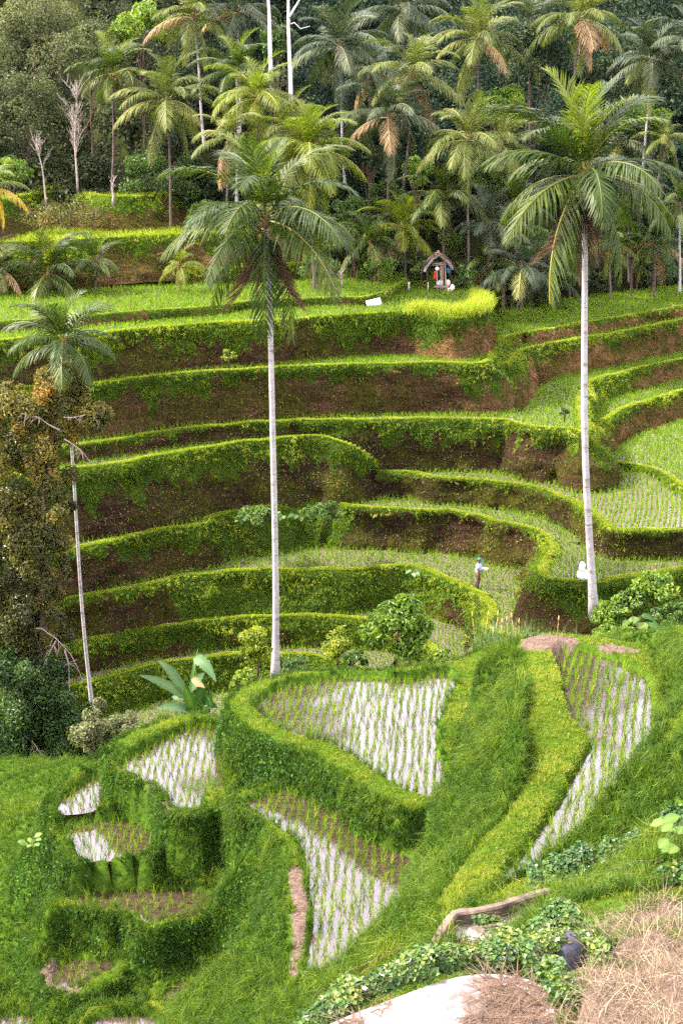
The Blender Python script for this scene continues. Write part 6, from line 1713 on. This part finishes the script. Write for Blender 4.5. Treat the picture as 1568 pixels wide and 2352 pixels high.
def creeper(label, line, zs, wid, hgt, n, size, tone, nf, seed, up=.0):
    P_ = np.array([onz(o, z) for o, z in zip(line, zs)]); C, s_ = resample(P_, .1)
    b = C[len(C) // 2].copy()
    rr = np.random.default_rng(seed)
    j = rr.uniform(0, len(C) - 1.01, n).astype(int)
    prof_ = .55 + .45 * vn(s_[j] * 1.3, s_[j] * 0 + seed, seed) + .3 * vn(s_[j] * 4, s_[j] * 0 + seed, seed + 3)
    a = rr.uniform(0, np.pi, n); q = rr.uniform(.45, 1, n) ** .6
    Q0 = C[j] + np.c_[rr.normal(0, .05, n), np.cos(a) * q * wid * np.clip(prof_, .3, 1.3), np.sin(a) * q * hgt * np.clip(prof_, .25, 1.3) - .06]
    N_ = np.c_[rr.normal(0, .2, n), np.cos(a), np.sin(a) + .5]
    S = Scatter()
    S.leaves(Q0 - b, N_, rr.uniform(.8, 1.5, n) * size, np.clip(tone + .17 * rr.normal(0, 1, n) + .22 * vn(s_[j] * 2, Q0[:, 2] * 5, seed), 0, 1), .85, .2, .55)
    root = thing('flowering_creeper', label, 'creeper', b, 0, 'flowering creepers of the foreground')
    S.build('foliage', M_IVY, root)
    m = MB()
    for q_ in range(6):
        i0 = rr.integers(0, max(1, len(C) - 12)); seg = C[i0:i0 + 12] - b
        if len(seg) < 3: continue
        o_ = np.array([0, rr.uniform(-wid, wid) * .8, rr.uniform(0, hgt * .8)])
        m.tube(seg + o_ + np.c_[0 * seg[:, 0], .06 * np.sin(np.arange(len(seg)) + q_), .04 * np.cos(np.arange(len(seg)) * 1.3 + q_)], .004, 4)
    m.build('stem', M_WOOD, root)
    for q_ in range(nf):
        o = bpy.data.objects.new('flower', FLOWER); COL.objects.link(o); o.parent = root
        i = rr.integers(0, n); o.location = Vector(Q0[i] - b + N_[i] / np.linalg.norm(N_[i]) * .03); o.rotation_euler = (rr.uniform(.3, 1.2), rr.uniform(-.4, .4), rr.uniform(0, 6)); o.scale = (1.2, 1.2, 1.2)


creeper('dense creeper bank between the right flooded paddy and the concrete edge', r8([(860, 560), (920, 510), (1000, 480), (1100, 445), (1200, 415), (1300, 370), (1400, 330), (1480, 300), (1580, 250)]), [10.9, 11.1, 11.3, 11.5, 11.7, 12, 12.3, 12.7, 13.3], .65, .55, 7500, .075, .36, 4, 1)
creeper('yellow-flecked creeper along the rim of the bottom pool, left part', r8([(-150, 1190), (0, 1070), (60, 1030), (130, 1000), (250, 945), (330, 910), (420, 890)]), [14.6, 14.8, 14.9, 14.95, 15., 15., 15.], .38, .36, 7500, .062, .52, 6, 2)
creeper('creeper mat between the concrete basin and the bottom pool', r8([(420, 890), (520, 870), (600, 870), (680, 880), (760, 890), (840, 900)]), [15., 14.9, 14.8, 14.7, 14.6, 14.5], .42, .38, 6000, .06, .5, 6, 3)
creeper('bushy creeper with violet flowers heaped over the dark boulder', r8([(760, 820), (850, 790), (940, 750), (1010, 700), (1080, 730), (1150, 800), (1190, 900)]), [14.5, 14.5, 14.55, 14.6, 14.7, 14.8, 14.8], .46, .42, 9500, .062, .55, 9, 4)
creeper('creeper draped over the top of the dark boulder', r8([(880, 850), (940, 790), (1000, 770), (1070, 790), (1120, 850)]), [14.75, 14.9, 14.95, 14.9, 14.8], .34, .26, 4200, .062, .55, 5, 8)
creeper('thin creeper trailing up the right edge above the straw slope', r8([(1010, 690), (1100, 610), (1180, 570), (1260, 555), (1400, 515), (1500, 490), (1600, 460)]), [13.9, 13.6, 13.6, 13.8, 14.1, 14.3, 14.6], .5, .30, 5500, .065, .55, 7, 5)
creeper('short creeper hanging over the concrete edge of the basin', r8([(640, 690), (690, 680), (730, 690)]), [13.1, 13.1, 13.1], .16, .16, 420, .055, .5, 0, 6)
creeper('drooping creeper in front of the boulder beside the bottom pool', r8([(860, 900), (930, 980), (1000, 1040), (1080, 1060), (1150, 1030)]), [14.75, 14.8, 14.9, 15, 15], .3, .42, 5200, .06, .42, 2, 7)

# dry straw on the right-hand slope, twigs drifting on the pool
n = 130000
x = rng.uniform(-2, 9, n); y = rng.uniform(12.5, 23, n)
ok = inside(x, y, STRAWZ) | (rng.uniform(0, 1, n) < 0); x, y = x[ok], y[ok]
z = gbil(gz, x, y); pz_ = fbm(x * 1.2, y * 1.2, 90)
ok = in_view(np.c_[x, y, z], 40) & (pz_ > -.55) & (rng.uniform(0, 1, len(x)) < .75); x, y, z = x[ok], y[ok], z[ok]
D = rng.normal(0, 1, (len(x), 3)); D[:, 2] = np.abs(D[:, 2]) * .45 + .06
S_DRY.blades(np.c_[x, y, z + .01], D, rng.uniform(.14, .55, len(x)), .007, np.clip(rng.normal(.55, .25, len(x)), 0, 1), .2, .3)
P_, N_, j_ = S_DRYN
D = rng.normal(0, 1, (len(P_), 3)); D[:, 2] = .25
S_DRY.blades(P_, D, rng.uniform(.05, .2, len(P_)), .008, rng.uniform(.4, 1, len(P_)), .2, .3)
P_, N_, j_ = near_pts(1500, (dstraw < .1) * in_view(G3, 40) * (vn(gx * 2.5, gy * 2.5, 71) > .25))
gp_ = np.repeat(P_, 6, 0) + rng.normal(0, .03, (len(P_) * 6, 3)) * [1, 1, 0]; up_ = np.zeros((len(gp_), 3)); up_[:, 2] = 1
S_NEAR.blades(gp_, up_, rng.uniform(.05, .16, len(gp_)), .009, np.clip(rng.normal(.55, .2, len(gp_)), 0, 1), .6, .6)
for pz in PZ:                        # litter on the trodden paths
    lo, hi = pz.min(0), pz.max(0); n = int(np.prod(hi - lo) * 240)
    x = rng.uniform(lo[0], hi[0], n); y = rng.uniform(lo[1], hi[1], n); ok = inside(x, y, pz); x, y = x[ok], y[ok]
    D = rng.normal(0, 1, (len(x), 3)); D[:, 2] = np.abs(D[:, 2]) * .15 + .03
    S_DRY.blades(np.c_[x, y, gbil(gz, x, y) + .012], D, rng.uniform(.06, .2, len(x)), .008, rng.uniform(.3, 1, len(x)), .2, .2)
S_TWIG = Scatter()
for pi, dn, cnt in ((12, .5, 900), (11, .2, 140)):
    wp = WPOLY[pi]; lo, hi = wp.min(0), wp.max(0)
    x = rng.uniform(lo[0], hi[0], cnt * 6); y = rng.uniform(lo[1], hi[1], cnt * 6)
    ok = inside(x, y, wp) & (fbm(x * .9, y * .9, 95) > .02); x, y = x[ok], y[ok]
    D = rng.normal(0, 1, (len(x), 3)); D[:, 2] = .04
    S_TWIG.blades(np.c_[x, y, np.full(len(x), PADDY[pi][1] + .006)], D, rng.uniform(.1, .7, len(x)), .013, rng.uniform(0, .4, len(x)), .08, .02)

# tall glowing grass on the corner of the hut terrace
S_TALL = Scatter()
n = 9000
u = rng.uniform(0, 1, n)
cor = np.array([onz(o, Z_B + .15) for o in r4([(330, 262), (420, 268), (520, 280), (610, 264), (648, 236), (636, 205)])]); C, _ = resample(cor, .1)
j = (u * (len(C) - 1)).astype(int)
P = C[j] + np.c_[rng.normal(0, .3, n), np.abs(rng.normal(0, .9, n)) - .2, np.zeros(n)]
P[:, 2] -= np.clip(-(P[:, 1] - C[j, 1]), 0, 1) * .5
up = np.zeros((n, 3)); up[:, 2] = 1
S_TALL.blades(P, up, rng.uniform(.4, 1.05, n), .03, np.clip(rng.normal(.78, .15, n), 0, 1), .35, .6)
tag(S_TALL.build('tall_grass', M_GRASS), 'tall glowing yellow-green grass on the corner below the stall', 'grass', None, 'stuff')
tag(S_DRY.build('dry_straw', M_DRY), 'pale dry straw littering the foreground slope and the trodden paths', 'straw', None, 'stuff')
tag(S_TWIG.build('floating_debris', M_WOOD), 'dark twigs and weed drifting on the pale pools', 'debris', None, 'stuff')

# ------------------------------------------------------------------ the farmer
M_SKIN = plain_mat('brown_skin', (.13, .065, .040), (.17, .085, .052), 20, .55, .35, .05, obj=True)
M_SHIRT = plain_mat('pale_blue_shirt', (.28, .46, .68), (.42, .58, .76), 7, .9, .15, .4, obj=True)
M_TROUS = plain_mat('dark_brown_trousers', (.040, .022, .018), (.075, .042, .034), 7, .9, .15, .4, obj=True)
M_BOOT = plain_mat('black_rubber', (.012, .012, .013), (.03, .03, .032), 6, .45, .4, .1, obj=True)
M_CAP = plain_mat('blue_cap', (.02, .09, .34), (.03, .13, .42), 9, .8, .2, .2, obj=True)
M_HAIR = plain_mat('black_hair', (.008, .007, .006), (.02, .017, .015), 30, .7, .3, .3, obj=True)


def skin(name, verts, edges, mat, parent=None, root=0, sub=2):
    import bmesh
    bm = bmesh.new(); lay = bm.verts.layers.skin.verify()
    vs = []
    for (x_, y_, z_, ra, rb) in verts:
        v = bm.verts.new((x_, y_, z_)); v[lay].radius = (ra, rb); vs.append(v)
    for a, b in edges: bm.edges.new((vs[a], vs[b]))
    vs[root][lay].use_root = True
    me = bpy.data.meshes.new(name); bm.to_mesh(me); bm.free(); me.materials.append(mat)
    o = link(name, me, parent)
    md = o.modifiers.new('skin', 'SKIN'); md.use_smooth_shade = True
    s2 = o.modifiers.new('sub', 'SUBSURF'); s2.levels = sub; s2.render_levels = sub
    return o


# he faces right (+x); right hand nearest us (-y) reaches forward
SK = {'pel': (0, 0, .93, .125, .15), 'waist': (.0, 0, 1.08, .115, .145), 'chest': (-.01, 0, 1.28, .125, .165), 'upch': (-.01, 0, 1.40, .09, .14), 'neck': (.015, 0, 1.49, .055, .055), 'jaw': (.05, 0, 1.575, .062, .060), 'head': (.035, 0, 1.665, .092, .078), 'top': (.02, 0, 1.735, .07, .062),
      'nose': (.145, 0, 1.625, .014, .012), 'chin': (.105, 0, 1.56, .030, .030), 'earR': (.03, -.082, 1.63, .012, .022), 'earL': (.03, .082, 1.63, .012, .022),
      'shR': (-.01, -.19, 1.40, .062, .062), 'elR': (.02, -.235, 1.13, .045, .045), 'wrR': (.27, -.20, 1.10, .030, .033), 'paR': (.355, -.19, 1.10, .022, .036),
      'shL': (-.01, .19, 1.40, .062, .062), 'elL': (.03, .22, 1.13, .045, .045), 'wrL': (.25, .12, 1.06, .030, .033), 'paL': (.33, .08, 1.05, .022, .036),
      'hiR': (.0, -.095, .88, .095, .10), 'knR': (.05, -.10, .50, .064, .064), 'anR': (-.02, -.10, .10, .042, .042), 'toR': (.15, -.11, .035, .038, .034),
      'hiL': (.0, .095, .88, .095, .10), 'knL': (-.01, .10, .49, .064, .064), 'anL': (-.13, .10, .10, .042, .042), 'toL': (.03, .11, .035, .038, .034)}
ED = [('pel', 'waist'), ('waist', 'chest'), ('chest', 'upch'), ('upch', 'neck'), ('neck', 'jaw'), ('jaw', 'head'), ('head', 'top'), ('jaw', 'chin'), ('head', 'nose'), ('head', 'earR'), ('head', 'earL'), ('upch', 'shR'), ('shR', 'elR'), ('elR', 'wrR'), ('wrR', 'paR'), ('upch', 'shL'), ('shL', 'elL'), ('elL', 'wrL'), ('wrL', 'paL'),
      ('pel', 'hiR'), ('hiR', 'knR'), ('knR', 'anR'), ('anR', 'toR'), ('pel', 'hiL'), ('hiL', 'knL'), ('knL', 'anL'), ('anL', 'toL')]
for sd_, (px_, py_, pz_), dx in (('R', (.355, -.19, 1.10), (1, .1, -.05)), ('L', (.33, .08, 1.05), (.9, -.35, 0))):
    for i, (oy, l1) in enumerate(((-.030, .068), (-.011, .078), (.009, .074), (.028, .058))):
        a = f'f{i}{sd_}'; b = a + 't'
        SK[a] = (px_ + .045 * dx[0], py_ + oy + .045 * dx[1], pz_ - .004, .0095, .009); SK[b] = (px_ + (.045 + l1) * dx[0], py_ + oy + (.045 + l1) * dx[1], pz_ - .022 - .005 * i, .0075, .007)
        ED += [('pa' + sd_, a), (a, b)]
    s_ = 1 if sd_ == 'R' else -1
    SK['th' + sd_] = (px_ + .01, py_ + .04 * s_, pz_ + .012, .011, .010); SK['tt' + sd_] = (px_ + .055, py_ + .062 * s_, pz_ + .008, .008, .008)
    ED += [('pa' + sd_, 'th' + sd_), ('th' + sd_, 'tt' + sd_)]
keys = list(SK); ki = {k_: i for i, k_ in enumerate(keys)}
per = skin('person', [SK[k_] for k_ in keys], [(ki[a], ki[b]) for a, b in ED], M_SKIN)
pp = onz(z3([(162, 553)])[0], 0.0)
per.location = Vector(pp) + Vector((0, 0, -.03)); per.rotation_euler = (0, 0, R(-14)); per.scale = (1.0, 1.0, 1.0)
tag(per, 'farmer in a blue cap and pale blue shirt standing in the rice, arm held out', 'person')


def garment(name, ks, es, grow, mat, ov=None, sub=2):
    v = []
    for k_ in ks:
        q = SK[k_] if k_ in SK else ov[k_]
        v.append((q[0], q[1], q[2], q[3] + grow, q[4] + grow))
    ii = {k_: i for i, k_ in enumerate(ks)}
    return skin(name, v, [(ii[a], ii[b]) for a, b in es], mat, per, 0, sub)


ovr = {'hem': (.0, 0, .88, .135, .165), 'slR': (.005, -.225, 1.22, .062, .062), 'slL': (.01, .215, 1.22, .062, .062), 'cuR': (-.012, -.10, .19, .052, .052), 'cuL': (-.12, .10, .19, .052, .052), 'wst': (0, 0, 1.0, .12, .148), 'col': (.005, 0, 1.455, .062, .075)}
garment('shirt', ['chest', 'waist', 'hem', 'upch', 'col', 'shR', 'slR', 'shL', 'slL'], [('chest', 'waist'), ('waist', 'hem'), ('chest', 'upch'), ('upch', 'col'), ('upch', 'shR'), ('shR', 'slR'), ('upch', 'shL'), ('shL', 'slL')], .022, M_SHIRT, ovr)
garment('trousers', ['pel', 'wst', 'hiR', 'knR', 'cuR', 'hiL', 'knL', 'cuL'], [('pel', 'wst'), ('pel', 'hiR'), ('hiR', 'knR'), ('knR', 'cuR'), ('pel', 'hiL'), ('hiL', 'knL'), ('knL', 'cuL')], .016, M_TROUS, ovr)
for s_ in ('R', 'L'):
    q = SK['an' + s_]; t_ = SK['to' + s_]
    skin('boot', [(q[0] - .01, q[1], .34, .062, .062), (q[0], q[1], .12, .054, .054), (q[0] - .03, q[1], .045, .045, .048), (t_[0] - .02, t_[1], .045, .044, .046), (t_[0] + .03, t_[1], .035, .034, .038)], [(0, 1), (1, 2), (1, 3), (3, 4)], M_BOOT, per, 1)
m = MB(); m.ball((.03, 0, 1.70), (.112, .095, .085), 16, 10); cp_ = m.build('cap', M_CAP, per)
m = MB(); a_ = np.linspace(-1.1, 1.1, 11); V = np.vstack([np.stack([.03 + .100 * np.cos(a_), .088 * np.sin(a_), 0 * a_ + 1.700], 1), np.stack([.05 + .175 * np.cos(a_), .082 * np.sin(a_), 1.688 - .02 * np.cos(a_)], 1)]); V = np.vstack([V, V - [0, 0, .008]])
i_ = np.arange(10); Q_ = np.vstack([np.stack([i_, i_ + 1, 12 + i_, 11 + i_], 1), np.stack([22 + i_, 33 + i_, 34 + i_, 23 + i_], 1), np.stack([11 + i_, 12 + i_, 34 + i_, 33 + i_], 1), np.stack([i_, 22 + i_, 23 + i_, i_ + 1], 1)]); m.add(V, Q_); m.build('brim', M_CAP, cp_)
m = MB(); m.ball((-.005, 0, 1.645), (.092, .085, .075), 14, 9, 0, .05, 3); m.build('hair', M_HAIR, per)
for s_ in (-1, 1):
    m = MB(); m.ball((.117, s_ * .032, 1.652), .010, 8, 6); m.build('eye', M_HAIR, per)
m = MB(); m.ball((.128, 0, 1.585), (.012, .024, .006), 8, 6); m.build('mouth', plain_mat('lips', (.10, .04, .03), (.13, .05, .04), 9, .5, .3, 0), per)
# the pale bowl he carries on the far forearm
m = MB(); u = np.linspace(0, 2 * np.pi, 21)[:-1]
pf = [(.02, -.11), (.10, -.105), (.145, -.03), (.165, .05), (.172, .055), (.155, .05), (.13, -.02), (.09, -.085), (.02, -.09)]
V = np.array([(r_ * math.cos(a), r_ * math.sin(a), z_) for r_, z_ in pf for a in u]); k_ = np.arange(20)
m.add(V, np.vstack([np.stack([i * 20 + k_, i * 20 + (k_ + 1) % 20, (i + 1) * 20 + (k_ + 1) % 20, (i + 1) * 20 + k_], 1) for i in range(len(pf) - 1)])); m.ball((0, 0, -.01), (.125, .125, .06), 14, 8, 0, .05, 2)
o = m.build('white_bowl', plain_mat('pinkish_enamel', (.60, .46, .50), (.76, .66, .70), 6, .4, .5, .05, obj=True))
cr, sr = math.cos(R(-14)), math.sin(R(-14)); lx, ly = .33, .10
o.location = Vector(pp) + Vector((lx * cr - ly * sr, lx * sr + ly * cr, 1.13 - .03)); tag(o, 'pale pink bowl of fertiliser held against the farmer\'s side', 'bowl')

tag(S_NEAR.build('ridge_grass', M_NEAR), 'long and mown green grass over the near ridge and its banks', 'grass', None, 'stuff')
tag(S_GRASS.build('bank_grass', M_GRASS), 'short bright grass along the terrace bunds and banks of the far slope', 'grass', None, 'stuff')
tag(S_CREEP.build('bank_creepers', M_CREEP), 'small creeping leaves covering the terrace banks', 'creepers', None, 'stuff')
tag(S_RICE.build('rice_rows', M_RICE), 'young rice planted in rows across all the terraces', 'rice', None, 'stuff')
tag(S_MOSS.build('bank_litter', M_MOSS), 'moss and dead leaves clinging to the bare soil of the terrace banks', 'moss', None, 'stuff')
